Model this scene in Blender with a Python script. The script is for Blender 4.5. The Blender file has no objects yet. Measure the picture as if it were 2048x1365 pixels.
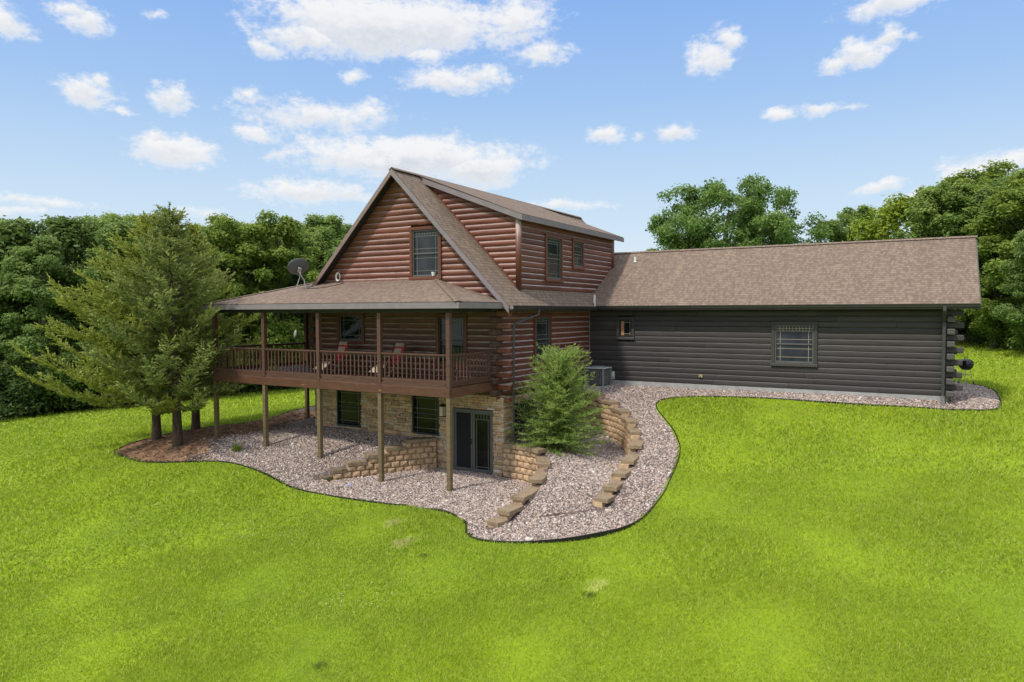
import math, random
import numpy as np
# ---------------------------------------------------------------- terrain
def tps(pts):
    p = np.array(pts, float); n = len(p)
    d = np.hypot(p[:, None, 0]-p[None, :, 0], p[:, None, 1]-p[None, :, 1])
    K = np.where(d > 0, d*d*np.log(np.maximum(d, 1e-9)), 0.0)+np.eye(n)*0.02
    Q = np.c_[np.ones(n), p[:, :2]]
    A = np.zeros((n+3, n+3)); A[:n, :n] = K; A[:n, n:] = Q; A[n:, :n] = Q.T
    w = np.linalg.solve(A, np.r_[p[:, 2], 0, 0, 0])
    def f(x, y):
        x = np.asarray(x, float); y = np.asarray(y, float); s = x.shape
        x = x.ravel(); y = y.ravel(); out = np.empty(len(x))
        for i in range(0, len(x), 20000):
            a, b = x[i:i+20000], y[i:i+20000]
            r = np.hypot(a[:, None]-p[None, :, 0], b[:, None]-p[None, :, 1])
            U = np.where(r > 0, r*r*np.log(np.maximum(r, 1e-9)), 0.0)
            out[i:i+20000] = U@w[:n]+w[n]+w[n+1]*a+w[n+2]*b
        return out.reshape(s)
    return f
UP = [(.9,7.1,-.19),(6,7.1,-.17),(12.8,7.1,-.16),(.6,6.4,-.21),(14.5,7.5,-.3),(14,12,-.3),(14,16,-.32),(12.8,6.6,-.33),
      (1.4,5.3,-.36),(2.2,4.8,-.55),(3.0,4.1,-.76),(3.65,3.3,-.96),(4.2,2.3,-1.16),(4.65,1.4,-1.36),(5.0,0,-1.56),(5.2,-1.1,-1.78),(5.3,-2,-2.0),(5.2,-3.1,-2.42),
      (12,5,-.55),(7,5,-.55),(14,2,-1.0),(7.5,0,-1.75),(9,-4,-2.35),(14,-5,-2.1),(7,-10,-3.4),(0,-14,-4.0),(12.5,-20,-4.4),(21,-5,-1.6),(21,5,-.6),
      (-8.4,0,-1.66),(-3.6,0,-1.69),(-5.6,-2.6,-2.18),(-8.3,-2.6,-2.05),(-11,-2.6,-1.96),(-11,1.9,-1.83),(-8.4,4,-1.6),(-3.4,-1.0,-1.83),(-4.1,-2.0,-2.2),(-5.2,-3.7,-2.7),
      (-4.5,-4.2,-2.86),(-1,-5.5,-3.0),(2.5,-6.2,-2.9),(4.5,-5.2,-2.65),(6,-3.2,-2.35),(6.5,-1,-1.85),
      (-12.2,-3.5,-2.2),(-14.4,-3,-2.3),(-15.2,-.6,-2.3),(-18,-3,-2.6),(-8.5,-5,-2.6),
      (-30,-1,-3.2),(-31,20,-3.2),(-25,30,-2.8),(-12.5,4.5,-1.72),(-13,12,-1.85),(-18,6,-2.35),(-12,-15,-4.4),(-30,-20,-4.8),
      (0,45,0.),(14,41,.3),(25,30,.4),(30,10,.1),(0,25,-.3),(-12,40,-1.5),
      (-120,0,-4),(0,150,1),(120,0,1),(0,-120,-9),(-100,100,-3),(100,100,1.5),(100,-100,-5),(-100,-100,-8)]
TER = [(.3,.6,-1.74),(.3,4,-1.5),(1,1.5,-1.72),(2,.5,-1.80),(3,1.5,-2.0),(2.4,2.9,-1.95),(4,1,-2.1),(4.6,-1,-2.03),(1,-.1,-1.7),(2.0,-.6,-1.76),(2.6,-1.6,-1.95),(2.95,-2.5,-2.13),(3.05,-3.4,-2.3),
       (4.9,-2,-2.08),(4.9,-3.1,-2.4),(3.1,-4.6,-2.66),(4.2,-4.6,-2.58),(2.9,-5.1,-2.75)]
PAT = [(-2.4,0,-2.69),(0,0,-2.69),(1.5,-.5,-2.7),(-2.9,-2.6,-2.71),(-.15,-2.6,-2.66),(1.6,-4,-2.76),(-1,-4.6,-2.88),(2.5,-5,-2.78),(-4.6,-3.6,-2.8),(2.5,-3,-2.7),(-3.6,-1.8,-2.71)]
LEFT_WALL = [(-2.6,-.1,-1.6),(-3.0,-.62,-1.6),(-3.41,-1.22,-1.78),(-3.80,-1.82,-1.98),(-4.17,-2.37,-2.18),(-4.53,-2.90,-2.40),(-4.90,-3.45,-2.70)]
INNER_WALL = [(.28,-.12,-1.55),(1.0,-.16,-1.58),(1.85,-.45,-1.65),(2.4,-1.35,-1.82),(2.76,-2.4,-2.02),(2.92,-3.3,-2.13),(2.96,-4.1,-2.29),(2.95,-4.65,-2.45),(2.85,-5.05,-2.6)]
OUTER_WALL = [(.55,5.35,-.32),(1.207,5.0,-.32),(1.99,4.6,-.52),(2.81,3.88,-.72),(3.42,3.1,-.92),(3.98,2.12,-1.12),(4.4,1.29,-1.32),(4.75,-.04,-1.49),(4.92,-1.12,-1.66),(4.97,-1.76,-1.83),(5.03,-2.5,-2.02),(5.0,-3.05,-2.22)]
fU, fT, fP = tps(UP), tps(TER), tps(PAT)
def inpoly(x, y, poly):
    x = np.asarray(x, float); y = np.asarray(y, float); r = np.zeros(x.shape, bool); n = len(poly)
    for i in range(n):
        x1, y1 = poly[i][:2]; x2, y2 = poly[(i+1) % n][:2]
        if y1 == y2: continue
        c = ((y1 > y) != (y2 > y)) & (x < (x2-x1)*(y-y1)/(y2-y1)+x1)
        r ^= c
    return r
PAT_POLY = [p[:2] for p in LEFT_WALL]+[p[:2] for p in INNER_WALL[::-1]]+[(.28,.03),(.12,.04),(.12,.6),(-2.6,.6)]
TER_POLY = [p[:2] for p in INNER_WALL]+[p[:2] for p in OUTER_WALL[::-1]]+[(.12,5.6),(.12,.04),(.28,.03)]
def ground(x, y):
    x = np.asarray(x, float); y = np.asarray(y, float)
    z = fU(x, y)
    m = inpoly(x, y, PAT_POLY)
    if m.any(): z[m] = fP(x[m], y[m])
    m = inpoly(x, y, TER_POLY)
    if m.any(): z[m] = fT(x[m], y[m])
    return z
def gz(x, y): return float(ground(np.array([x]), np.array([y]))[0])

import bpy, bmesh
from mathutils import Vector, Matrix
random.seed(7)
S = bpy.context.scene
COL = S.collection
PI = math.pi
# ---------------------------------------------------------------- helpers
class MB:
    def __init__(s): s.v = []; s.f = []; s.uv = []; s.M = None
    def vert(s, p):
        if s.M is not None: p = s.M @ Vector(p)
        s.v.append((p[0], p[1], p[2])); return len(s.v)-1
    def face(s, idx, uv=None): s.f.append(tuple(idx)); s.uv.append(uv)
    def poly(s, pts, uv=None): s.face([s.vert(p) for p in pts], uv)
    def box(s, x0, x1, y0, y1, z0, z1, j=0.0):
        R = lambda: random.uniform(-j, j) if j else 0.0
        q = [s.vert((x+R(), y+R(), z+R())) for z in (z0, z1) for x, y in ((x0, y0), (x1, y0), (x1, y1), (x0, y1))]
        lx, ly, lz = x1-x0, y1-y0, z1-z0
        for a, (w, h) in (((3, 2, 1, 0), (lx, ly)), ((4, 5, 6, 7), (lx, ly)), ((0, 1, 5, 4), (lx, lz)), ((1, 2, 6, 5), (ly, lz)), ((2, 3, 7, 6), (lx, lz)), ((3, 0, 4, 7), (ly, lz))):
            s.face([q[i] for i in a], [(0, 0), (w, 0), (w, h), (0, h)])
    def beam(s, a, b, w, h, up=(0, 0, 1)):
        a, b = Vector(a), Vector(b); d = (b-a); L = d.length; d = d/L
        up = Vector(up)
        if abs(d.dot(up)) > .99: up = Vector((0, 1, 0))
        r = d.cross(up).normalized(); u = r.cross(d)
        old = s.M; m = Matrix((( d.x, r.x, u.x, a.x), (d.y, r.y, u.y, a.y), (d.z, r.z, u.z, a.z), (0, 0, 0, 1)))
        s.M = m if old is None else old @ m
        s.box(0, L, -w/2, w/2, -h/2, h/2); s.M = old
    def tube(s, pts, rad, n=8, cap=True):
        pts = [Vector(p) for p in pts]
        if not hasattr(rad, '__len__'): rad = [rad]*len(pts)
        rings = []; prev = None; dist = 0
        for i, p in enumerate(pts):
            d = (pts[min(i+1, len(pts)-1)]-pts[max(i-1, 0)]).normalized()
            if prev is None: a = d.orthogonal().normalized()
            else: a = (prev-d*prev.dot(d)); a = a.normalized() if a.length > 1e-6 else d.orthogonal().normalized()
            prev = a; b = d.cross(a)
            rings.append([s.vert(p+(a*math.cos(2*PI*k/n)+b*math.sin(2*PI*k/n))*rad[i]) for k in range(n)])
        for i in range(len(rings)-1):
            for k in range(n):
                s.face((rings[i][k], rings[i][(k+1) % n], rings[i+1][(k+1) % n], rings[i+1][k]))
        if cap: s.face(rings[0][::-1]); s.face(rings[-1])
    def lathe(s, prof, n=24, c=(0, 0, 0)):
        rings = [[s.vert((c[0]+r*math.cos(2*PI*k/n), c[1]+r*math.sin(2*PI*k/n), c[2]+z)) for k in range(n)] for r, z in prof]
        for i in range(len(rings)-1):
            for k in range(n): s.face((rings[i][k], rings[i][(k+1) % n], rings[i+1][(k+1) % n], rings[i+1][k]))
        s.face(rings[0][::-1]); s.face(rings[-1])
    def slab(s, top, t, uvs=None):
        # polygon slab: top points (ccw from above) thickened down by t
        n = len(top); a = [s.vert(p) for p in top]; b = [s.vert((p[0], p[1], p[2]-t)) for p in top]
        s.face(a, uvs); s.face(b[::-1])
        for i in range(n): s.face((b[i], b[(i+1) % n], a[(i+1) % n], a[i]))
def obj(name, mb, mat, parent=None, smooth=False, bevel=0, label=None, seg=1):
    me = bpy.data.meshes.new(name); me.from_pydata(mb.v, [], mb.f)
    if any(u for u in mb.uv):
        lay = me.uv_layers.new(name='UVMap'); i = 0
        for f, u in zip(mb.f, mb.uv):
            for k in range(len(f)):
                if u: lay.data[i].uv = u[k]
                i += 1
    me.materials.append(mat)
    if smooth: me.polygons.foreach_set('use_smooth', [True]*len(me.polygons))
    o = bpy.data.objects.new(name, me); COL.objects.link(o)
    if parent: o.parent = parent; o.matrix_parent_inverse = parent.matrix_basis.inverted()
    if bevel:
        b = o.modifiers.new('Bevel', 'BEVEL'); b.width = bevel; b.segments = seg; b.limit_method = 'ANGLE'
    if label: o['label'] = label
    return o
def tag(o, label=None, cat=None, group=None, kind=None):
    for k, v in (('label', label), ('category', cat), ('group', group), ('kind', kind)):
        if v: o[k] = v
    return o
def empty(name, loc, label, cat, group=None, rz=0):
    o = bpy.data.objects.new(name, None); COL.objects.link(o); o.location = loc; o.rotation_euler = (0, 0, rz)
    o.empty_display_size = .3
    return tag(o, label, cat, group)
def npmesh(name, co, faces, k, mat, attr=None, smooth=False):
    me = bpy.data.meshes.new(name); n = len(co); m = len(faces)
    me.vertices.add(n); me.vertices.foreach_set('co', np.asarray(co, np.float32).ravel())
    me.loops.add(m*k); me.loops.foreach_set('vertex_index', np.asarray(faces, np.int32).ravel())
    me.polygons.add(m); me.polygons.foreach_set('loop_start', np.arange(0, m*k, k, dtype=np.int32))
    if smooth: me.polygons.foreach_set('use_smooth', np.ones(m, bool))
    if attr is not None:
        for nm, val in attr.items():
            a = me.attributes.new(nm, 'FLOAT', 'POINT'); a.data.foreach_set('value', np.asarray(val, np.float32))
    me.update(calc_edges=True); me.materials.append(mat)
    return me
def link(name, me, parent=None):
    o = bpy.data.objects.new(name, me); COL.objects.link(o)
    if parent: o.parent = parent
    return o
# ---------------------------------------------------------------- materials
class NT:
    def __init__(s, name):
        s.m = bpy.data.materials.new(name); s.m.use_nodes = True; s.t = s.m.node_tree
        s.b = s.t.nodes['Principled BSDF']; s.out = s.t.nodes['Material Output']
    def n(s, typ, ins=None, **kw):
        nd = s.t.nodes.new(typ)
        for k, v in kw.items(): setattr(nd, k, v)
        for k, v in (ins or {}).items(): s.set(nd.inputs[k], v)
        return nd
    def set(s, sock, v):
        if isinstance(v, bpy.types.NodeSocket): s.t.links.new(v, sock)
        elif isinstance(v, bpy.types.Node): s.t.links.new(v.outputs[0], sock)
        else: sock.default_value = v
    def ramp(s, fac, stops, interp='LINEAR'):
        r = s.n('ShaderNodeValToRGB', {'Fac': fac}); e = r.color_ramp; e.interpolation = interp
        while len(e.elements) < len(stops): e.elements.new(.5)
        for el, (p, c) in zip(e.elements, stops): el.position = p; el.color = (*c, 1) if len(c) == 3 else c
        return r.outputs['Color']
    def noise(s, vec, scale, detail=4, rough=.55, dist=0):
        return s.n('ShaderNodeTexNoise', {'Vector': vec, 'Scale': scale, 'Detail': detail, 'Roughness': rough, 'Distortion': dist}).outputs['Fac']
    def math(s, op, a, b=0.0, c=0.0, clamp=False):
        return s.n('ShaderNodeMath', {0: a, 1: b, 2: c}, operation=op, use_clamp=clamp).outputs[0]
    def mix(s, fac, a, b, typ='MIX'):
        nd = s.n('ShaderNodeMix', data_type='RGBA', blend_type=typ)
        s.set(nd.inputs[0], fac); s.set(nd.inputs[6], a if not isinstance(a, tuple) else (*a, 1)[:4]); s.set(nd.inputs[7], b if not isinstance(b, tuple) else (*b, 1)[:4])
        return nd.outputs[2]
    def mapping(s, vec, scale=(1, 1, 1)): return s.n('ShaderNodeMapping', {'Vector': vec, 'Scale': scale}).outputs[0]
    def mr(s, v, a, b, c=0.0, d=1.0): return s.n('ShaderNodeMapRange', {'Value': v, 1: a, 2: b, 3: c, 4: d}).outputs[0]
    def bump(s, h, st=.3, dist=.02):
        s.set(s.b.inputs['Normal'], s.n('ShaderNodeBump', {'Height': h, 'Strength': st, 'Distance': dist}).outputs[0])
    def fin(s, col=None, rough=None, spec=None, metal=None):
        if col is not None: s.set(s.b.inputs['Base Color'], (*col, 1) if isinstance(col, tuple) and len(col) == 3 else col)
        if rough is not None: s.set(s.b.inputs['Roughness'], rough)
        if spec is not None: s.set(s.b.inputs['Specular IOR Level'], spec)
        if metal is not None: s.set(s.b.inputs['Metallic'], metal)
        return s.m
    @property
    def uv(s): return s.n('ShaderNodeTexCoord').outputs['UV']
    @property
    def ob(s): return s.n('ShaderNodeTexCoord').outputs['Object']
    @property
    def pos(s): return s.n('ShaderNodeNewGeometry').outputs['Position']
    @property
    def isl(s): return s.n('ShaderNodeNewGeometry').outputs['Random Per Island']
    @property
    def nz(s): return s.n('ShaderNodeSeparateXYZ', {0: s.n('ShaderNodeNewGeometry').outputs['Normal']}).outputs[2]
def flat(name, col, rough=.6, var=.25, scale=6, metal=0, spec=.5):
    t = NT(name); nz = t.noise(t.pos, scale, 5)
    c = t.mix(t.mr(nz, .3, .7), tuple(x*(1-var) for x in col), tuple(min(1, x*(1+var)) for x in col))
    t.bump(t.noise(t.pos, scale*8, 3), .08, .01)
    return t.fin(c, rough, spec, metal)
def logmat(name, dark, light, weather_sheen, sheen_amt=.5, rough=.45):
    t = NT(name); uv = t.uv; isl = t.isl
    off = t.n('ShaderNodeVectorMath', {0: uv, 1: t.n('ShaderNodeCombineXYZ', {0: t.math('MULTIPLY', isl, 37.0), 1: t.math('MULTIPLY', isl, 11.0)})}, operation='ADD').outputs[0]
    g = t.noise(t.mapping(off, (.9, 16, 1)), 1.6, 7, .65, .6)
    g2 = t.noise(t.mapping(off, (.5, 3, 1)), 1.2, 4, .6)
    kn = t.n('ShaderNodeTexVoronoi', {'Vector': t.mapping(off, (1.1, 5.0, 1)), 'Scale': 1.0}).outputs['Distance']
    c = t.mix(t.mr(t.math('ADD', t.math('MULTIPLY', g, .65), t.math('MULTIPLY', g2, .35)), .36, .64), dark, light)
    c = t.mix(t.mr(isl, 0, 1, .0, .68), c, tuple(x*.6 for x in dark), 'MIX')
    c = t.mix(t.mr(kn, .035, .075, .8, 0), c, tuple(x*.35 for x in dark))
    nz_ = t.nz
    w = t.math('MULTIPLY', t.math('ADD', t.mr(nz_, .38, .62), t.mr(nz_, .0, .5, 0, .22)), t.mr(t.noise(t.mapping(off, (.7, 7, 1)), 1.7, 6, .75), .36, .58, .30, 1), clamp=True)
    c = t.mix(t.math('MULTIPLY', w, sheen_amt), c, weather_sheen)  # streaky weathering plus sky highlight painted onto upward-facing log tops
    t.bump(g, .35, .012)
    return t.fin(c, rough, .45)
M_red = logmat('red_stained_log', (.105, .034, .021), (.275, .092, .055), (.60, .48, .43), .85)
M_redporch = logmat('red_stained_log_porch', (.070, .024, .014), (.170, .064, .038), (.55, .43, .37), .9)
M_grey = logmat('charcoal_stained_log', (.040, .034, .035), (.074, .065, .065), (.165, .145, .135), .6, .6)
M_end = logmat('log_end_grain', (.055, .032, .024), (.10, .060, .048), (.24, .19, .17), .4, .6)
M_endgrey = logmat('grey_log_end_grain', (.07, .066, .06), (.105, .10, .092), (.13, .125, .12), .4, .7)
def boardmat(name, dark, light, rough=.55, knots=True):
    t = NT(name); uv = t.uv; isl = t.isl
    off = t.n('ShaderNodeVectorMath', {0: uv, 1: t.n('ShaderNodeCombineXYZ', {0: t.math('MULTIPLY', isl, 23.0), 1: t.math('MULTIPLY', isl, 7.0)})}, operation='ADD').outputs[0]
    g = t.noise(t.mapping(off, (1.2, 20, 1)), 1.5, 6, .65, .8)
    c = t.mix(t.mr(g, .34, .66), dark, light)
    c = t.mix(t.math('MULTIPLY', isl, .45), c, tuple(x*.6 for x in dark))
    if knots:
        kn = t.n('ShaderNodeTexVoronoi', {'Vector': t.mapping(off, (1.3, 4.5, 1)), 'Scale': 1.0}).outputs['Distance']
        c = t.mix(t.mr(kn, .05, .13, .9, 0), c, tuple(min(1, x*2.6) for x in light))
    t.bump(g, .25, .006)
    return t.fin(c, rough, .4)
M_porch = boardmat('brown_stained_lumber', (.085, .041, .029), (.17, .088, .062), .5, False)
M_beam = boardmat('knotty_brown_beam', (.085, .036, .022), (.19, .085, .05), .5)
M_treated = boardmat('treated_post_lumber', (.13, .095, .048), (.27, .20, .105), .7)
M_trimred = boardmat('red_window_casing', (.12, .038, .020), (.21, .072, .04), .5, False)
M_trimgrey = boardmat('grey_window_casing', (.050, .048, .045), (.08, .077, .072), .6, False)
M_fascia = flat('grey_fascia_paint', (.215, .185, .195), .55, .12, 3)
M_rakebrown = flat('warmlit_rake_paint', (.22, .155, .135), .55, .15, 3)  # grey trim browned: warm light on the left rake put into its colour
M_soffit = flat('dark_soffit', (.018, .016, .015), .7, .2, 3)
M_gutter = flat('dark_metal_gutter', (.040, .040, .041), .35, .15, 2)
M_down = flat('downspout_grey', (.055, .053, .052), .4, .15, 2)
M_frame = flat('grey_window_frame', (.10, .105, .10), .45, .1, 3)
M_framedk = flat('dark_window_frame', (.020, .026, .025), .4, .1, 3)
M_grille = flat('tan_window_grille', (.33, .28, .19), .5, .1, 4)
M_grilledk = flat('grey_window_grille', (.15, .155, .14), .5, .1, 4)
M_screen = flat('dark_insect_screen', (.018, .019, .021), .8, .2, 30, 0, .2)
M_concrete = flat('concrete_foundation', (.34, .34, .33), .85, .2, 4)
M_white = flat('white_plastic', (.75, .74, .72), .5, .05, 5)
M_black = flat('black_plastic', (.012, .012, .013), .35, .2, 5)
M_steel = flat('galvanised_steel', (.42, .43, .44), .4, .15, 8, .7)
M_dish = flat('grey_dish_paint', (.10, .105, .115), .35, .12, 4)
def glass(name, tint, rough=.03, spec=.5):
    t = NT(name); n = t.noise(t.mapping(t.ob, (1, 1, .6)), 1.4, 2)
    c = t.mix(t.mr(n, .4, .65), tint, tuple(x*2.2 for x in tint))
    t.bump(t.noise(t.ob, 1.2, 1), .02, .02)
    return t.fin(c, rough, spec)
M_glass = glass('window_glass', (.016, .018, .02), .03, .38)
M_glassblind = glass('glass_over_blind', (.018, .020, .032), .12, .3)
M_glassgreen = glass('dark_basement_glass', (.005, .006, .006), .03, .22)
M_glasswarm = glass('glass_wood_reflection', (.10, .045, .02))
M_void = flat('dark_void', (.006, .006, .006), .9, .1)
# shingles: UV in metres, rows follow v
def shingles(name, c1, c2, c3):
    t = NT(name); uv = t.uv; sp = t.n('ShaderNodeSeparateXYZ', {0: uv}); u, v = sp.outputs[0], sp.outputs[1]
    r = t.math('DIVIDE', v, .145); row = t.math('FLOOR', r); fr = t.math('FRACT', r)
    h = t.math('FRACT', t.math('MULTIPLY', t.math('SINE', t.math('MULTIPLY', row, 12.9898)), 43758.5))
    uu = t.math('ADD', u, t.math('MULTIPLY', h, 5.0))
    def nz1(sc, k, d=0): return t.noise(t.n('ShaderNodeCombineXYZ', {0: t.math('MULTIPLY', uu, sc), 1: t.math('MULTIPLY', row, k), 2: 0.0}).outputs[0], 1.0, d)
    tab = t.mr(nz1(8.5, 17.713), .47, .53)            # raised tabs against the darker cut-outs between them
    blend = nz1(3.4, 13.37, 1)                        # colour blend from shingle to shingle
    c = t.mix(t.mr(blend, .38, .62), c1, c2)
    c = t.mix(t.math('MULTIPLY', tab, .44), c, c3)
    c = t.mix(t.mr(t.noise(uv, 95, 2), .35, .65, 0, .35), c, tuple(x*.55 for x in c2))
    c = t.mix(t.mr(t.noise(t.mapping(uv, (1, .35, 1)), .8, 4), .42, .7, 0, .15), c, c3)
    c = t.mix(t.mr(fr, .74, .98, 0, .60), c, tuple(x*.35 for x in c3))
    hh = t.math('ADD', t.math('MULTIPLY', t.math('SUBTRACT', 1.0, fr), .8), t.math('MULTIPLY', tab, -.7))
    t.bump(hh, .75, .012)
    return t.fin(c, .92, .2)
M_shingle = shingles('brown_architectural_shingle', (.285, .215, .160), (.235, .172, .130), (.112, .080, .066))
def stonemat(name, stops, rough=.85, moss=None):
    t = NT(name); c = t.ramp(t.isl, stops)
    c = t.mix(t.mr(t.noise(t.pos, 9, 5, .65), .35, .7, 0, .5), c, (.10, .072, .045))
    c = t.mix(t.mr(t.noise(t.pos, 45, 3), .4, .7, 0, .3), c, (.42, .36, .27))
    if moss: c = t.mix(t.math('MULTIPLY', t.mr(t.noise(t.pos, 3.5, 4), .52, .62), moss), c, (.035, .045, .01))
    t.bump(t.noise(t.pos, 28, 5, .65), .7, .02)
    return t.fin(c, rough, .25)
M_stone = stonemat('ledger_stone', [(0, (.36, .235, .15)), (.2, (.70, .50, .32)), (.4, (.76, .49, .275)), (.6, (.56, .345, .205)), (.75, (.74, .57, .40)), (.9, (.42, .33, .265)), (1, (.74, .66, .56))])
M_block = stonemat('tan_retaining_block', [(0, (.54, .36, .215)), (.5, (.68, .47, .285)), (1, (.47, .30, .185))])
M_cap = stonemat('tan_cap_block', [(0, (.40, .30, .195)), (.5, (.34, .245, .155)), (1, (.28, .20, .125))], .85, .3)
M_capmoss = stonemat('mossy_cap_block', [(0, (.14, .10, .06)), (1, (.18, .13, .08))], .9, 1.0)
M_mortar = flat('stone_backing', (.075, .055, .038), .9, .3, 8)
# ground materials
BARE = [(1.02, -6.33, .34, (.24, .21, .10)), (6.57, -6.85, .26, (.36, .38, .10)), (-.12, -5.41, .28, (.26, .25, .09))]
def lawnmat():
    t = NT('lawn_soil_and_thatch'); p = t.pos
    n1 = t.noise(p, .22, 4, .6); n2 = t.noise(p, 1.1, 5, .6); n3 = t.noise(p, 14, 4, .7)
    c = t.mix(t.mr(n1, .38, .62), (.20, .29, .016), (.26, .36, .015))
    c = t.mix(t.mr(n2, .45, .72, 0, .5), c, (.12, .175, .022))
    c = t.mix(t.mr(n3, .4, .75, 0, .4), c, (.11, .17, .012))
    for (bx, by, rr, sc) in BARE:
        dd = t.n('ShaderNodeVectorMath', {0: t.n('ShaderNodeVectorMath', {0: p, 1: (bx, by, 0)}, operation='SUBTRACT').outputs[0], 1: (1/rr, 1/rr, 0)}, operation='MULTIPLY').outputs[0]
        ln = t.math('ADD', t.n('ShaderNodeVectorMath', {0: dd}, operation='LENGTH').outputs['Value'], t.math('MULTIPLY', t.math('SUBTRACT', t.noise(p, 5, 4, .7), .5), 2.2))
        c = t.mix(t.mr(ln, .4, 1.2, .8, 0), c, sc)
    t.bump(n3, .6, .05)
    return t.fin(c, .95, .15)
M_lawn = lawnmat()
def blademat():
    t = NT('grass_blade'); p = t.pos; isl = t.isl
    n1 = t.noise(p, .22, 4, .6); n2 = t.noise(p, 1.1, 5, .6); n3 = t.noise(p, .09, 2, .5); n4 = t.noise(p, 3.5, 3, .6)
    c = t.mix(t.mr(n1, .36, .64), (.335, .445, .030), (.375, .48, .030))
    c = t.mix(t.mr(n2, .48, .76, 0, .45), c, (.27, .32, .045))
    c = t.mix(t.mr(n3, .42, .62, 0, .30), c, (.25, .34, .05))
    c = t.mix(t.mr(n4, .52, .75, 0, .28), c, (.30, .37, .06))
    c = t.mix(t.mr(t.noise(p, .8, 6, .7), .60, .76, 0, .25), c, (.19, .29, .025))
    c = t.mix(t.mr(isl, 0, 1, .25, .65), c, t.ramp(isl, [(0, (.10, .21, .012)), (.45, (.27, .40, .010)), (.8, (.42, .50, .04)), (1, (.55, .52, .20))]))
    d = t.n('ShaderNodeBsdfTranslucent', {'Color': c}); t.fin(c, .6, .25)
    mx = t.n('ShaderNodeMixShader', {0: .3, 1: t.b.outputs[0], 2: d.outputs[0]})
    t.t.links.new(mx.outputs[0], t.out.inputs[0]); return t.m
M_blade = blademat()
def pebblemat():
    t = NT('river_rock_pebble'); isl = t.isl
    c = t.ramp(isl, [(0, (.22, .18, .165)), (.12, (.49, .385, .33)), (.3, (.38, .295, .255)), (.45, (.56, .46, .40)), (.6, (.44, .345, .29)), (.76, (.61, .54, .475)), (.86, (.50, .35, .26)), (.945, (.74, .69, .63)), (1, (.32, .27, .25))], 'CONSTANT')
    c = t.mix(t.mr(t.noise(t.pos, 60, 3), .35, .7, 0, .35), c, (.16, .12, .11))
    return t.fin(c, .75, .3)
M_pebble = pebblemat()
def gravelmat():
    t = NT('gravel_ground'); p = t.pos
    v = t.n('ShaderNodeTexVoronoi', {'Vector': p, 'Scale': 17.0})
    c = t.mix(t.mr(v.outputs['Distance'], .1, .6), t.ramp(t.n('ShaderNodeSeparateXYZ', {0: v.outputs['Color']}).outputs[0], [(0, (.17, .125, .115)), (.5, (.28, .21, .19)), (1, (.40, .33, .30))]), (.10, .078, .068))
    t.bump(t.math('SUBTRACT', 1.0, v.outputs['Distance']), .9, .04)
    return t.fin(c, .9, .2)
M_gravel = gravelmat()
def mulchmat():
    t = NT('brown_needle_mulch'); p = t.pos
    n = t.noise(p, 22, 6, .7); n2 = t.noise(p, 2.2, 4)
    c = t.mix(t.mr(n, .35, .7), (.19, .108, .064), (.40, .24, .145))
    c = t.mix(t.mr(n2, .4, .7, 0, .5), c, (.24, .155, .10))
    t.bump(n, .9, .04); return t.fin(c, .95, .1)
M_mulch = mulchmat()
def leafmat(name, dark, mid, light, trans=.3, yellow=None, tip=.5):
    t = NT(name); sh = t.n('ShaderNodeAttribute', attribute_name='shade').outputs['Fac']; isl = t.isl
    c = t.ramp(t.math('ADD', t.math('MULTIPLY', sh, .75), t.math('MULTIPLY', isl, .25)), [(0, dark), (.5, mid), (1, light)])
    if yellow: c = t.mix(t.math('MULTIPLY', t.mr(isl, .8, .95), tip), c, yellow)
    d = t.n('ShaderNodeBsdfTranslucent', {'Color': c}); t.fin(c, .55, .3)
    mx = t.n('ShaderNodeMixShader', {0: trans, 1: t.b.outputs[0], 2: d.outputs[0]})
    t.t.links.new(mx.outputs[0], t.out.inputs[0]); return t.m
L_wood = leafmat('woodland_leaf', (.070, .125, .024), (.19, .29, .062), (.38, .48, .125), .48)
L_wood2 = leafmat('woodland_leaf_bluish', (.062, .115, .030), (.165, .26, .066), (.34, .435, .125), .48)
L_wood3 = leafmat('woodland_leaf_yellowish', (.075, .120, .020), (.195, .28, .046), (.38, .46, .09), .48)
L_deep = leafmat('deep_green_leaf', (.045, .085, .018), (.125, .20, .045), (.26, .345, .09), .45)
L_dark = leafmat('dark_understory_leaf', (.025, .050, .014), (.065, .115, .028), (.13, .20, .05), .45)
L_oak = leafmat('oak_leaf', (.055, .105, .022), (.145, .25, .055), (.29, .40, .095), .45)
L_lime = leafmat('yellow_green_leaf', (.12, .18, .016), (.25, .335, .030), (.38, .45, .05), .42)
L_jun1 = leafmat('olive_juniper_spray', (.055, .078, .014), (.205, .245, .038), (.44, .475, .085), .4)
L_jun2 = leafmat('green_juniper_spray', (.050, .078, .020), (.155, .205, .050), (.35, .40, .11), .4)
L_young = leafmat('fresh_juniper_spray', (.070, .140, .028), (.225, .36, .072), (.46, .57, .15), .4, (.34, .27, .09), .35)
def barkmat(name, a, b):
    t = NT(name); n = t.noise(t.mapping(t.ob, (9, 9, 1.6)), 1.5, 6, .7)
    t.bump(n, .9, .05); return t.fin(t.mix(t.mr(n, .35, .65), a, b), .9, .15)
M_bark = barkmat('grey_bark', (.045, .036, .028), (.15, .13, .105))
M_pale = barkmat('pale_bark', (.13, .12, .095), (.32, .30, .25))
M_jbark = barkmat('shaggy_juniper_bark', (.035, .024, .016), (.14, .105, .075))

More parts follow.
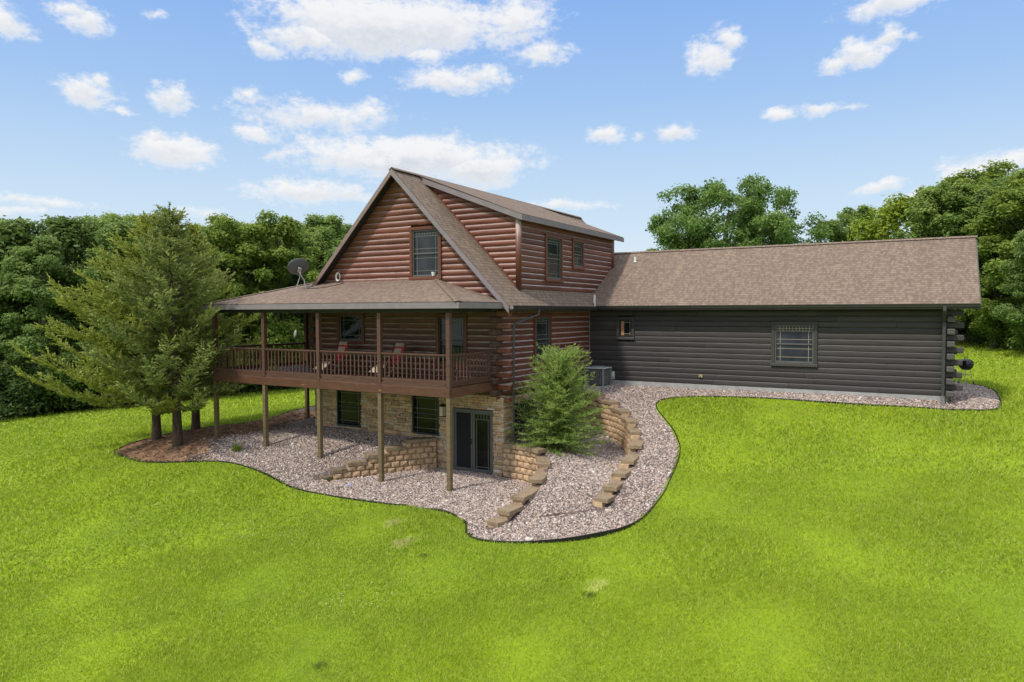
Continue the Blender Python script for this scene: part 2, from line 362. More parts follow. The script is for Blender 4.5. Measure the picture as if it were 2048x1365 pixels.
# ---------------------------------------------------------------- ground sheets
FRONT = [(-14.45,-4.68),(-13.27,-5.05),(-11.87,-5.25),(-10.73,-5.04),(-9.53,-4.52),(-8.83,-4.24),(-7.96,-4.1),(-6.7,-4.11),(-5.62,-4.23),(-4.63,-4.3),(-3.73,-4.33),(-2.22,-4.41),(-.65,-4.46),(.37,-4.2),(1.1,-4.33),(1.79,-4.83),(2.09,-5.12),(2.37,-5.52),(2.71,-5.74),(3.2,-5.82),(4.04,-5.69),(4.72,-5.43),(5.23,-5.12),(5.68,-4.67),(6.05,-4.17),(6.3,-3.46),(6.36,-2.62),(6.36,-1.92),(6.23,-.96),(6.06,.11),(5.82,1.14),(5.49,1.93),(5.07,2.71),(4.47,3.62),(3.96,4.4),(3.73,5.01),(3.88,5.48),(4.52,5.86),(5.58,6.07),(7.16,6.15),(9.33,6.05),(11.0,6.06),(12.85,6.4),(13.8,6.64),(14.28,7.02),(14.42,7.66),(14.47,8.95),(14.61,13.02),(14.34,14.91),(13.94,15.65)]
BEDL = [(-13.8,9),(-13.85,5.2),(-13.6,3),(-13.2,1.5),(-13.6,.6),(-14.6,.15),(-15.3,-.4),(-15.45,-1.4),(-15.2,-2.74),(-14.95,-3.75)]
BED_EDGE = BEDL+FRONT
BED = BED_EDGE+[(13.0,16.4),(12.2,15.5),(12.2,13),(-8,13),(-8.6,13)]
rng = np.random.default_rng(3)
def axis(a, b, st, lo, hi, g=1.22):
    c = list(np.arange(a, b+1e-6, st)); d = st; x = a; L = []
    while x > lo: d *= g; x -= d; L.append(x)
    d = st; x = b; H = []
    while x < hi: d *= g; x += d; H.append(x)
    return np.array(L[::-1]+c+H)
def segdist(x, y, pl, closed=True):
    d = np.full(x.shape, 1e9); n = len(pl)
    for i in range(n if closed else n-1):
        ax, ay = pl[i][:2]; bx, by = pl[(i+1) % n][:2]; L = (bx-ax)**2+(by-ay)**2+1e-9
        t = np.clip(((x-ax)*(bx-ax)+(y-ay)*(by-ay))/L, 0, 1)
        d = np.minimum(d, np.hypot(x-ax-t*(bx-ax), y-ay-t*(by-ay)))
    return d
def grid_sheet(name, xs, ys, z, mask, mat):
    nx, ny = len(xs), len(ys); X, Y = np.meshgrid(xs, ys)
    co = np.stack([X.ravel(), Y.ravel(), z.ravel()], 1)
    i, j = np.meshgrid(np.arange(nx-1), np.arange(ny-1)); a = (j*nx+i).ravel()
    F = np.stack([a, a+1, a+1+nx, a+nx], 1)
    if mask is not None:
        F = F[mask.ravel()]; u, inv = np.unique(F.ravel(), return_inverse=True); co = co[u]; F = inv.reshape(-1, 4)
    return link(name, npmesh(name, co, F, 4, mat, None, True))
xs = axis(-17, 15.6, .2, -420, 420); ys = axis(-12, 17, .2, -300, 480)
X, Y = np.meshgrid(xs, ys)
Z = ground(X, Y); near = (np.hypot(X, Y) < 60)
Z += np.where(near, .02*np.sin(X*1.3+.7*Y)*np.sin(Y*.9-.4*X), 0)
inb = inpoly(X, Y, BED); db = segdist(X, Y, BED)
hin = ((X > -8.3) & (X < -.1) & (Y > .1) & (Y < 14.8)) | ((X > -.2) & (X < 12.9) & (Y > 7.2) & (Y < 14.2))
Z -= np.where(inb & (db > .22), .14, 0); Z -= np.where(hin, 1.5, 0)
lawn = tag(grid_sheet('lawn', xs, ys, Z, None, M_lawn), 'mown green lawn sloping down from the garage wing', 'lawn', None, 'structure')
# gravel bed
gx = np.arange(-17.5, 15.2, .1); gy = np.arange(-6.4, 17.2, .1)
X, Y = np.meshgrid(gx, gy); Z = ground(X, Y)+.015
cx, cy = np.meshgrid((gx[1:]+gx[:-1])/2, (gy[1:]+gy[:-1])/2)
house = ((cx > -8.3) & (cx < -.1) & (cy > .1) & (cy < 14.8)) | ((cx > -.2) & (cx < 12.9) & (cy > 7.2) & (cy < 14.2))
inside = inpoly(cx, cy, BED) & ~house & (segdist(cx, cy, BED_EDGE, False) > .075)
mul = (cx+.55*np.sin(cy*1.7)+.3*np.sin(cy*4.1+1)) < -10.4
tag(grid_sheet('gravel_bed', gx, gy, Z, inside, M_gravel), 'river rock gravel bed wrapping around the house', 'gravel', None, 'structure')
tag(grid_sheet('mulch_bed', gx, gy, Z+.012, inside & mul & (cy < 3.5), M_mulch), 'brown needle mulch under the old junipers', 'mulch', None, 'structure')
# pebbles: one mesh of many small stones
def ico():
    t = (1+5**.5)/2
    v = np.array([(-1, t, 0), (1, t, 0), (-1, -t, 0), (1, -t, 0), (0, -1, t), (0, 1, t), (0, -1, -t), (0, 1, -t), (t, 0, -1), (t, 0, 1), (-t, 0, -1), (-t, 0, 1)])
    f = np.array([(0, 11, 5), (0, 5, 1), (0, 1, 7), (0, 7, 10), (0, 10, 11), (1, 5, 9), (5, 11, 4), (11, 10, 2), (10, 7, 6), (7, 1, 8), (3, 9, 4), (3, 4, 2), (3, 2, 6), (3, 6, 8), (3, 8, 9), (4, 9, 5), (2, 4, 11), (6, 2, 10), (8, 6, 7), (9, 8, 1)])
    return v/np.linalg.norm(v[0]), f
def pebbles(name, px, py, size, mat):
    n = len(px); v, f = ico(); z = ground(px, py)
    s = size[:, None]*rng.uniform(.65, 1.25, (n, 3)); s[:, 2] *= .62
    a = rng.uniform(0, 2*PI, n); P = v[None]*s[:, None, :]*rng.uniform(.86, 1.14, (n, 12, 1))
    c, sn = np.cos(a)[:, None], np.sin(a)[:, None]; tl = rng.normal(0, .25, (n, 2))
    x = P[..., 0]*c-P[..., 1]*sn; y = P[..., 0]*sn+P[..., 1]*c
    zz = P[..., 2]+x*tl[:, :1]+y*tl[:, 1:]
    co = np.stack([x+px[:, None], y+py[:, None], zz+(z+.012+size*.22)[:, None]], -1).reshape(-1, 3)
    F = (f[None]+(np.arange(n)*12)[:, None, None]).reshape(-1, 3)
    return link(name, npmesh(name, co, F, 3, mat))
N = 270000
px = rng.uniform(-17, 15, N*2); py = rng.uniform(-6.2, 16.5, N*2)
hs = ((px > -8.6) & (px < .25) & (py > -.12) & (py < 14.9)) | ((px > -.2) & (px < 13) & (py > 7.05) & (py < 14.3))
ok = inpoly(px, py, BED) & ~hs & (segdist(px, py, BED) > .05)
mulp = (px+.55*np.sin(py*1.7)+.3*np.sin(py*4.1+1))
keep = rng.uniform(0, 1, len(px)) < np.where(py > 3.5, 1, np.clip((mulp+11.2)/1.8, .03, 1))
ok &= keep
dcam = np.hypot(px-12.5, py+20.4)
ok &= rng.uniform(0, 1, len(px)) < np.clip(1.25-(dcam-16)/40, .45, 1)
for wl in (LEFT_WALL, INNER_WALL, OUTER_WALL): ok &= segdist(px, py, wl, False) > .17
px, py = px[ok], py[ok]
sz = np.clip(rng.lognormal(math.log(.0205), .36, len(px)), .012, .07)
tag(pebbles('river_pebbles', px, py, sz, M_pebble), 'rounded pink, grey and white river pebbles covering the beds', 'pebbles', None, 'stuff')
# mulch litter
N = 5200; px = rng.uniform(-16, -9.4, N); py = rng.uniform(-5.4, 3, N)
ok = inpoly(px, py, BED) & (px+.55*np.sin(py*1.7) < -10.0); px, py = px[ok], py[ok]; n = len(px)
a = rng.uniform(0, 2*PI, n); L = rng.uniform(.03, .10, n); w = rng.uniform(.006, .02, n); z = ground(px, py)+.035
dx, dy = np.cos(a), np.sin(a)
co = np.stack([np.stack([px+sx*L*dx-sy*w*dy, py+sx*L*dy+sy*w*dx, z+sx*L*rng.uniform(-.3, .3, n)+.01*rng.uniform(0, 1, n)], 1) for sx, sy in ((-1, -1), (1, -1), (1, 1), (-1, 1))], 1).reshape(-1, 3)
tag(link('mulch_litter', npmesh('mulch_litter', co, np.arange(n*4).reshape(-1, 4), 4, M_mulch)), 'shredded bark and needle litter around the juniper trunks', 'litter', None, 'stuff')
# grass blades
def blades():
    bands = [(5, 15, 3400, .060, .0065), (15, 21, 1700, .068, .010), (21, 30, 560, .085, .018), (30, 44, 200, .095, .03), (44, 75, 55, .11, .055)]
    CO = []
    for d0, d1, den, h, w in bands:
        w_ = 1.15 if d1 < 31 else .85; th0, th1 = -.5328-w_, -.5328+w_
        n = int(den*.5*(th1-th0)*(d1*d1-d0*d0))
        th = rng.uniform(th0, th1, n); d = np.sqrt(rng.uniform(d0*d0, d1*d1, n))
        x = 12.52+d*np.sin(th); y = -20.42+d*np.cos(th)
        ok = ~(inpoly(x, y, BED) & True)
        ok &= segdist(x, y, BED_EDGE, False) > .024+.02*rng.uniform(0, 1, n)
        ok &= ~((x > -8.6) & (x < .1) & (y > 0) & (y < 14.9)) & ~((x > -.2) & (x < 13.1) & (y > 7) & (y < 14.9))
        ok &= ~((x > 13) & (x < 13.9) & (y > 7) & (y < 15))
        cl = np.sin(x*2.1+np.sin(y*1.3)*2)*np.sin(y*2.7+np.sin(x*1.7)*2)
        ok &= rng.uniform(0, 1, n) < (.86+.14*cl)*np.where(np.abs(th+.5328) > .72, .6, 1)
        for bx, by, rr, _ in BARE: ok &= ~((np.hypot(x-bx, (y-by)*.8)+.16*np.sin(x*9+y*4)*np.sin(y*7) < rr) & (rng.uniform(0, 1, n) < .62))
        x, y = x[ok], y[ok]; n = len(x); z = ground(x, y)+.0
        hh = h*rng.uniform(.45, 1.25, n)*(1+.25*np.sin(x*.8+1)*np.sin(y*.9)); a = rng.uniform(0, 2*PI, n); ww = w*rng.uniform(.6, 1.3, n)
        lx, ly = rng.normal(0, .55, n)*hh, rng.normal(0, .55, n)*hh
        CO.append(np.stack([np.stack([x-ww*np.cos(a), y-ww*np.sin(a), z], 1), np.stack([x+ww*np.cos(a), y+ww*np.sin(a), z], 1), np.stack([x+lx, y+ly, z+hh], 1)], 1).reshape(-1, 3))
    co = np.concatenate(CO); return npmesh('grass_blades', co, np.arange(len(co)).reshape(-1, 3), 3, M_blade)
tag(link('grass_blades', blades()), 'short mown grass blades covering the lawn', 'grass', None, 'stuff')
n = 2600; cth = rng.uniform(-1.25, -.2, n); cdd = np.sqrt(rng.uniform(80, 500, n)); x = 12.52+cdd*np.sin(cth); y = -20.42+cdd*np.cos(cth)
ok = ~inpoly(x, y, BED) & (segdist(x, y, BED_EDGE, False) > .3) & (y < 5) & ((np.hypot((x+3.5)/1.7, (y+7.2)/.9) < 1) | (np.hypot((x-11.5)/1.4, (y+10.4)/1.2) < 1) | (np.hypot((x-2)/1.2, (y+9)/.8) < .8)); x, y = x[ok], y[ok]
tag(pebbles('clover_flowers', x, y, np.full(len(x), .011), M_white), 'tiny white clover flower heads dotted over the lawn', 'clover', None, 'stuff').location.z = .055
# ---------------------------------------------------------------- lawn edging
mb = MB()
k0 = 0; ed = BED_EDGE
def smooth_path(pl, n=6):
    out = []
    for i in range(len(pl)-1):
        p0, p1, p2, p3 = [np.array(pl[min(max(i+k, 0), len(pl)-1)]) for k in (-1, 0, 1, 2)]
        for t in np.linspace(0, 1, n, endpoint=False):
            out.append(.5*((2*p1)+(-p0+p2)*t+(2*p0-5*p1+4*p2-p3)*t*t+(-p0+3*p1-3*p2+p3)*t**3))
    return out+[np.array(pl[-1])]
sp = smooth_path(ed)
for a, b in zip(sp[:-1], sp[1:]):
    if np.hypot(*(b-a)) < 1e-4: continue
    za, zb = gz(*a), gz(*b)
    ex = lambda p: .075*math.exp(-((p[0]-5.55)**2+(p[1]+4.75)**2)/1.3)
    n = np.array([b[1]-a[1], a[0]-b[0]]); n = n/np.linalg.norm(n)*.012
    q = [mb.vert((p[0]+s*n[0], p[1]+s*n[1], z+((.035+ex(p)) if up_ else (-.14-ex(p)*.6)))) for up_ in (0, 1) for p, z, s in ((a, za, 1), (b, zb, 1), (b, zb, -1), (a, za, -1))]
    mb.face(q[0:4][::-1]); mb.face(q[4:8])
    for i in range(4): mb.face((q[i], q[(i+1) % 4], q[4+(i+1) % 4], q[4+i]))
    mb.tube([(a[0], a[1], za+.04+ex(a)), (b[0], b[1], zb+.04+ex(b))], .013, 6)
tag(obj('lawn_edging', mb, M_black), 'black plastic edging strip curving between lawn and gravel', 'edging')
# ---------------------------------------------------------------- retaining walls
def retaining(path, foot, side, label, nm='retaining_wall', step_len=.42, mossy=()):
    # path: (x, y, cap top z); foot(x,y)->ground z in front of the wall face
    root = empty(nm, (path[0][0], path[0][1], path[0][2]-1), label, 'retaining wall')
    P = [np.array(p[:2]) for p in path]; zt = [p[2] for p in path]
    seg = [np.linalg.norm(P[i+1]-P[i]) for i in range(len(P)-1)]; cum = np.r_[0, np.cumsum(seg)]; L = cum[-1]
    def at(s):
        s = min(max(s, 0), L); i = min(np.searchsorted(cum, s, 'right')-1, len(seg)-1); t = (s-cum[i])/seg[i]
        p = P[i]+(P[i+1]-P[i])*t; d0 = (P[min(i+1, len(P)-1)]-P[i]); d = d0/np.linalg.norm(d0)
        return p, d
    # smoothed direction
    def frame(s):
        p, _ = at(s); a, _ = at(s-.25); b, _ = at(s+.25); d = (b-a)/np.linalg.norm(b-a); return p, d
    # stepped cap levels
    z0 = zt[0]; top = lambda s: float(np.interp(s, cum, zt))
    mb = MB(); caps = []
    lv = lambda s: z0-.2*math.floor((z0-top(s))/.2+.5)
    s = 0.0; runs = []
    n = int(L/.05); cur = lv(0); st = 0
    for i in range(1, n+1):
        q = lv(i*.05)
        if q != cur or i == n: runs.append((st, i*.05 if i < n else L, cur)); st = i*.05; cur = q
    for a, b, z in runs:
        k = max(1, round((b-a)/step_len)); w = (b-a)/k
        for j in range(k): caps.append((a+j*w, a+(j+1)*w, z))
    lo = min(foot(*P[i]) for i in range(len(P)))-.15
    row = 0; z = z0-.1
    while z > lo:
        s = -(.15 if row % 2 else 0)
        while s < L:
            e = s+.30; a, b = max(s, 0)+.007, min(e, L)-.007; m = (a+b)/2
            if b-a > .06 and lv(m)-.1 > z-.05:
                p, d = frame(m); nn = np.array([d[1], -d[0]])*side; f = foot(*(p+nn*.15))
                if z > f-.02:
                    bat = (z0-z)*.10
                    c = p+nn*(.0+bat*.5)+nn*random.uniform(-.008, .012)
                    hl = (b-a)/2
                    mb.M = Matrix(((d[0], nn[0], 0, c[0]), (d[1], nn[1], 0, c[1]), (0, 0, 1, z-.2), (0, 0, 0, 1)))
                    # split-face block: chamfered front
                    x0, x1 = -hl, hl; J = lambda: random.uniform(-.008, .008)
                    back = [mb.vert((x, -.13, zz)) for x, zz in ((x0, .0), (x1, .0), (x1, .196), (x0, .196))]
                    mid = [mb.vert((x, .10, zz)) for x, zz in ((x0, .0), (x1, .0), (x1, .196), (x0, .196))]
                    fr = [mb.vert((x+J(), .155+J(), zz+J())) for x, zz in ((x0+.04, .035), (x1-.04, .035), (x1-.04, .163), (x0+.04, .163))]
                    ce = mb.vert((random.uniform(-.04, .04), .178+J(), .1+J()))
                    mb.face(back)
                    for i in range(4):
                        k2 = (i+1) % 4
                        mb.face((back[i], mid[i], mid[k2], back[k2])); mb.face((mid[i], fr[i], fr[k2], mid[k2])); mb.face((fr[i], ce, fr[k2]))
                    mb.M = None
            s = e
        z -= .2; row += 1
    obj('wall_block', mb, M_block, root)
    for ci, (a, b, z) in enumerate(caps):
        m = (a+b)/2; p, d = frame(m); nn = np.array([d[1], -d[0]])*side; hl = (b-a)/2-.01
        cb = MB(); cb.M = Matrix(((d[0], nn[0], 0, p[0]), (d[1], nn[1], 0, p[1]), (0, 0, 1, z-.098), (0, 0, 0, 1)))
        nseg = 6; top_, bot = [], []
        g = random.uniform(-.012, .012)
        for i in range(nseg+1):
            x = -hl+2*hl*i/nseg; fj = random.uniform(-.009, .009)
            top_.append((x, .205+fj+g)); bot.append((x, .215+fj*.6+g))
        pt = [(x, y, .098+random.uniform(-.003, .003)) for x, y in top_]+[(hl, -.19, .098), (-hl, -.19, .098)]
        pb = [(x, y, -.02) for x, y in bot]+[(hl, -.19, -.02), (-hl, -.19, -.02)]
        iT = [cb.vert(q) for q in pt]; iB = [cb.vert(q) for q in pb]; cb.face(iT); cb.face(iB[::-1])
        for i in range(len(iT)): cb.face((iB[i], iB[(i+1) % len(iT)], iT[(i+1) % len(iT)], iT[i]))
        ms = ci in mossy or (ci-len(caps)) in mossy
        obj('cap_block', cb, M_capmoss if ms else M_cap, root, bevel=.008, label='moss covered cap block' if ms else None)
    return root
retaining(LEFT_WALL, lambda x, y: float(fP(np.array([x]), np.array([y]))[0]), -1, 'stepped tan block wall between the deck posts, mossy at its low end', mossy=(-1, -2), step_len=.6)
retaining(INNER_WALL, lambda x, y: float(fP(np.array([x]), np.array([y]))[0]), 1, 'short curved block wall running from the stone corner beside the patio door', step_len=.5)
retaining(OUTER_WALL, lambda x, y: float(fT(np.array([x]), np.array([y]))[0]), 1, 'long curved block wall stepping down behind the young juniper', step_len=.52)

# ---------------------------------------------------------------- the log house
H = empty('log_house', (0, 0, -.1), 'red and charcoal log house with wrap-around porch, stone basement and shingled roofs', 'house')
RH = .2032
class Fr:
    def __init__(s, o, u, n): s.o, s.u, s.n = Vector(o), Vector(u), Vector(n)
    def __call__(s, a, z, c=0.0): return s.o+s.u*a+s.n*c+Vector((0, 0, z))
    def mat(s, a=0, z=0, c=0):
        p = s(a, z, c); return Matrix(((s.u.x, s.n.x, 0, p.x), (s.u.y, s.n.y, 0, p.y), (s.u.z, s.n.z, 1, p.z), (0, 0, 0, 1)))
F_front = Fr((0, 0, 0), (1, 0, 0), (0, -1, 0))
F_right = Fr((0, 0, 0), (0, 1, 0), (1, 0, 0))
F_gar = Fr((0, 7.14, 0), (1, 0, 0), (0, -1, 0))
F_gend = Fr((12.95, 0, 0), (0, 1, 0), (1, 0, 0))
F_left = Fr((-8.4, 0, 0), (0, 1, 0), (-1, 0, 0))
F_back = Fr((0, 14.9, 0), (1, 0, 0), (0, 1, 0))
F_gback = Fr((0, 14.4, 0), (1, 0, 0), (0, 1, 0))
F_cheek = Fr((0, 1.2, 0), (1, 0, 0), (0, -1, 0))
PROF_R = [(-.02, .0), (.022, .004), (.052, .022), (.070, .060), (.076, .102), (.070, .145), (.052, .182), (.022, .199), (-.02, .2032)]
PROF_G = [(-.02, .0), (.046, .004), (.060, .014), (.066, .055), (.067, .110), (.063, .160), (.050, .190), (.026, .2), (-.02, .2032)]
PROF_F = [(-.02, .0), (.056, .003), (.070, .014), (.076, .060), (.077, .120), (.074, .150), (.048, .182), (.016, .2), (-.02, .2032)]
def log_wall(name, F, rows, lo, hi, mat, openings=(), prof=PROF_R, label=None, z0=0.0, plen=(2.6, 5.2)):
    mb = MB(); f = lambda g, z: g(z) if callable(g) else g
    for k in rows:
        zb = z0+k*RH; zm = zb+RH/2
        iv = [(f(lo, zm), f(hi, zm), True, True)]
        for a0, a1, b0, b1 in openings:
            if b0 < zm < b1:
                nv = []
                for s, e, l, r in iv:
                    if e <= a0 or s >= a1: nv.append((s, e, l, r)); continue
                    if s < a0: nv.append((s, a0, l, False))
                    if e > a1: nv.append((a1, e, False, r))
                iv = nv
        for s, e, l, r in iv:
            if e-s < .03: continue
            cuts = [s]; x = s+random.uniform(*plen)*(.6 if random.random() < .4 else 1)
            while x < e-.9: cuts.append(x); x += random.uniform(*plen)
            cuts.append(e)
            for i in range(len(cuts)-1):
                a, b = cuts[i], cuts[i+1]
                fa, fb = l and i == 0, r and i == len(cuts)-2
                g = .0035
                ns = max(1, int((b-a)/.55)); cols = []
                dj = random.uniform(-.004, .006)
                for q in range(ns+1):
                    jz = random.uniform(-.0035, .0035); jc = random.uniform(-.003, .003)+dj
                    col = []
                    for pi, (c, z) in enumerate(prof):
                        zz = zb+z
                        A = f(lo, zz) if fa and callable(lo) else a+(0 if fa else g)
                        B = f(hi, zz) if fb and callable(hi) else b-(0 if fb else g)
                        u = A+(B-A)*q/ns
                        col.append((mb.vert(F(u, zz+(jz if 0 < pi < 8 else 0), c+(jc if 0 < pi < 8 else 0))), u, z))
                    cols.append(col)
                for q in range(ns):
                    for j in range(len(prof)-1):
                        A_, B_, C_, D_ = cols[q][j], cols[q+1][j], cols[q+1][j+1], cols[q][j+1]
                        mb.face((A_[0], B_[0], C_[0], D_[0]), [(A_[1], k*.3+A_[2]), (B_[1], k*.3+B_[2]), (C_[1], k*.3+C_[2]), (D_[1], k*.3+D_[2])])
                mb.face([c[0] for c in cols[0]]); mb.face([c[0] for c in cols[-1]][::-1])
    return obj(name, mb, mat, H, label=label)
def backing(mb, F, a0, a1, z0, z1, c=-.03):
    mb.poly([F(a0, z0, c), F(a1, z0, c), F(a1, z1, c), F(a0, z1, c)])
RX, RZ, RS = -4.2, 7.92, 1.015       # main ridge x, z, slope
EAVE = .62
zmain = lambda x: RZ-RS*abs(x-RX)
xm = lambda z: RX+(RZ-z)/RS
GY, GZ0, GS = 6.55, 3.05, .583       # garage eave y, z, slope
zgar = lambda y: GZ0+GS*(y-GY)
# openings: (u0,u1,z0,z1) outer edges of casings
W = dict(gable=(-3.70, -2.31, 3.95, 5.83), porch_small=(-7.26, -5.89, 1.62, 2.82), porch_tall=(-2.56, -1.26, .90, 2.76), right=(2.24, 3.58, .90, 2.72),
         gsmall=(1.29, 2.06, 1.67, 2.60), gbig=(7.36, 8.93, .81, 2.44), da=(3.10, 4.50, 3.93, 5.70), db=(5.40, 6.47, 4.50, 5.72))
shr = lambda o, d=.03: (o[0]+d, o[1]-d, o[2]+d, o[3]-d)
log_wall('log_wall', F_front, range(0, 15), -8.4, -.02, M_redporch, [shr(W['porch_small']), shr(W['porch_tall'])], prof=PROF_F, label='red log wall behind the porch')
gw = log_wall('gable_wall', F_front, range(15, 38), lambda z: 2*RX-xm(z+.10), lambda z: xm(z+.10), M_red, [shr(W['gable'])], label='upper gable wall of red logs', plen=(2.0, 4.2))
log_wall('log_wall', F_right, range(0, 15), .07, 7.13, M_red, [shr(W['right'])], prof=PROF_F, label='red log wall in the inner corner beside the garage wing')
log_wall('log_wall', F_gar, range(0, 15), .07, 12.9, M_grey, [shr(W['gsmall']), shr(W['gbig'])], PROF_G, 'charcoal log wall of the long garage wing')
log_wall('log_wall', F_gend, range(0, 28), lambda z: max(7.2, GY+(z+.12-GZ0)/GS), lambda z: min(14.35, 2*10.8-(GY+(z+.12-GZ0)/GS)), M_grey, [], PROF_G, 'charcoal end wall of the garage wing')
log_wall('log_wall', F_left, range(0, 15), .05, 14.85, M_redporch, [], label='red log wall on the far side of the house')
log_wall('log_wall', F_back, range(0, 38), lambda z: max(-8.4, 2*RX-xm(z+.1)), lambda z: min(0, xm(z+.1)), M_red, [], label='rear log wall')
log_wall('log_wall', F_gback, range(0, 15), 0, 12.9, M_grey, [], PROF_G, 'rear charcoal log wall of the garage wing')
DX, DZ = .30, 6.17                    # dormer eave x, top z
DS = (RZ-.02-DZ)/(DX-RX)
zdor = lambda x: DZ+DS*(DX-x)
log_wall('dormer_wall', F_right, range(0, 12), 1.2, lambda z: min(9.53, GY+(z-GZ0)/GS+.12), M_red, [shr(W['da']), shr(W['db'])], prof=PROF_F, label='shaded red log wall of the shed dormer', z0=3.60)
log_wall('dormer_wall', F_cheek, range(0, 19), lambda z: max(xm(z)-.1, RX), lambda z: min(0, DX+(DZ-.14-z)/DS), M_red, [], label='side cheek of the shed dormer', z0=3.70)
# dark backing planes so no light shows between logs
mb = MB()
backing(mb, F_front, -8.4, 0, -.02, 3.1); mb.poly([F_front(-8.3, 3.1, -.03), F_front(-.1, 3.1, -.03), F_front(RX, RZ-.15, -.03)])
backing(mb, F_right, 0, 7.14, -.02, 3.1); backing(mb, F_gar, 0, 12.95, -.02, 3.1); backing(mb, F_left, 0, 14.9, -.02, 3.4); backing(mb, F_gback, 0, 12.95, -.02, 3.1)
mb.poly([F_right(1.2, 3.5, -.03), F_right(7.5, 3.5, -.03), F_right(9.5, 4.7, -.03), F_right(9.5, 6.1, -.03), F_right(1.2, 6.1, -.03)])
mb.poly([F_cheek(0, 3.5, -.03), F_cheek(0, 6.1, -.03), F_cheek(RX+.1, RZ-.2, -.03)])
backing(mb, F_gend, 7.2, 14.4, -.02, 3.2); mb.poly([F_gend(7.2, 3.2, -.03), F_gend(14.4, 3.2, -.03), F_gend(10.8, 5.3, -.03)])
mb.poly([F_back(-8.3, 0, -.03), F_back(0, 0, -.03), F_back(0, 3.3, -.03), F_back(RX, RZ-.15, -.03), F_back(-8.3, 3.3, -.03)])
obj('wall_lining', mb, M_void, H)
# top rim boards under the eaves
mb = MB()
mb.M = F_right.mat(); mb.box(.07, 7.13, .0, .055, 3.05, 3.12); mb.M = F_gar.mat(); mb.box(.07, 12.95, 0, .055, 3.05, 3.12)
mb.M = F_right.mat(); mb.box(1.3, 9.45, .01, .10, 6.04, 6.13); mb.M = None
obj('frieze_board', mb, M_trimred, H)
# projecting log ends at the corners
def log_end(par, x0, x1, y0, y1, z, mat):
    mb = MB(); mb.box(x0, x1, y0, y1, z+.006, z+RH-.006, .004); return obj('log_end', mb, mat, par, bevel=.032, seg=2)
corner = obj('corner_notch', (lambda m: (m.box(-.16, .06, -.02, .1, -.1, 3.05), m)[1])(MB()), M_red, H, label='crossed log ends at the porch corner')
for k in range(-1, 15):
    if k % 2: log_end(corner, -.1, .43+random.uniform(-.02, .02), -.085, .12, k*RH, M_red)
    else: log_end(corner, -.17, .06, -.42+random.uniform(-.03, .02), .1, k*RH, M_end)
corner2 = obj('corner_notch', (lambda m: (m.box(12.87, 13.02, 7.12, 7.3, -.05, 3.05), m)[1])(MB()), M_grey, H, label='crossed charcoal log ends at the garage corner')
for k in range(0, 15):
    if k % 2: log_end(corner2, 12.8, 13.34+random.uniform(-.03, .02), 7.06, 7.27, k*RH, M_endgrey if k > 13 else M_grey)
    else: log_end(corner2, 12.86, 13.09, 6.74+random.uniform(-.03, .03), 7.3, k*RH, M_endgrey)
for k in range(0, 15):
    if k % 2: log_end(corner2, 12.8, 13.33, 14.2, 14.42, k*RH, M_grey)
    else: log_end(corner2, 12.86, 13.09, 14.2, 14.82, k*RH, M_endgrey)
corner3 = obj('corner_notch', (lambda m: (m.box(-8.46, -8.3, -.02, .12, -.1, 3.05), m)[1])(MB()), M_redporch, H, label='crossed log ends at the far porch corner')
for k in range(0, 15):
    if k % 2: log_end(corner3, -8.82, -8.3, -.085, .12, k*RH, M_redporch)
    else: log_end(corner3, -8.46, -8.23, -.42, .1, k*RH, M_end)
# round corner posts of the dormer and corner bead of the garage wing
for y, z0 in ((1.2, 3.58), (9.53, 4.55)):
    mb = MB(); mb.tube([(.045, y, z0), (.045, y, 6.08)], .105, 14); obj('corner_post', mb, M_red, H, smooth=True)
mb = MB(); mb.tube([(.09, 7.05, -.15), (.09, 7.05, 3.05)], .018, 8); obj('corner_bead', mb, M_fascia, H)
mb = MB(); mb.beam((xm(3.66)+.02, 1.13, zmain(xm(3.66))+.035), (RX+.5, 1.13, zmain(RX+.5)+.035), .05, .05); obj('flashing_strip', mb, M_trimred, H)
# ---------------------------------------------------------------- windows
def window(F, o, kind, trim, frame, gl, gr, label, tw=.115, head=True, void=True):
    a0, a1, z0, z1 = o; d = .115
    mb = MB(); mb.M = F.mat()
    mb.box(a0, a0+tw, -.02, d, z0+tw, z1-tw-.004); mb.box(a1-tw, a1, -.02, d, z0+tw, z1-tw-.004)
    mb.box(a0-.015, a1+.015, -.02, d+.008, z1-tw, z1)
    mb.M = None
    w = obj('window', mb, trim, H, bevel=.006, label=label)
    sb = MB(); sb.M = F.mat(); sb.box(a0-.02, a1+.02, -.02, d+.035, z0, z0+tw-.004); obj('sill', sb, trim, w, bevel=.02, seg=2)
    i0, i1, j0, j1 = a0+tw+.002, a1-tw-.002, z0+tw, z1-tw-.006
    fw = .045; mid = (j0+j1)/2 if kind != 'single' else None
    fb = MB(); fb.M = F.mat()
    fb.box(i0, i0+fw, -.03, .075, j0+.07, j1-fw-.002); fb.box(i1-fw, i1, -.03, .075, j0+.07, j1-fw-.002)
    fb.box(i0, i1, -.03, .078, j1-fw, j1); fb.box(i0, i1, -.03, .09, j0, j0+.068)
    if mid: fb.box(i0+fw+.001, i1-fw-.001, -.03, .055, mid-.025, mid+.025)
    obj('sash', fb, frame, w, bevel=.004)
    pane_grille(F, i0+fw, i1-fw, j0+.07, j1-fw, mid, w, gl, gr, kind)
    return w
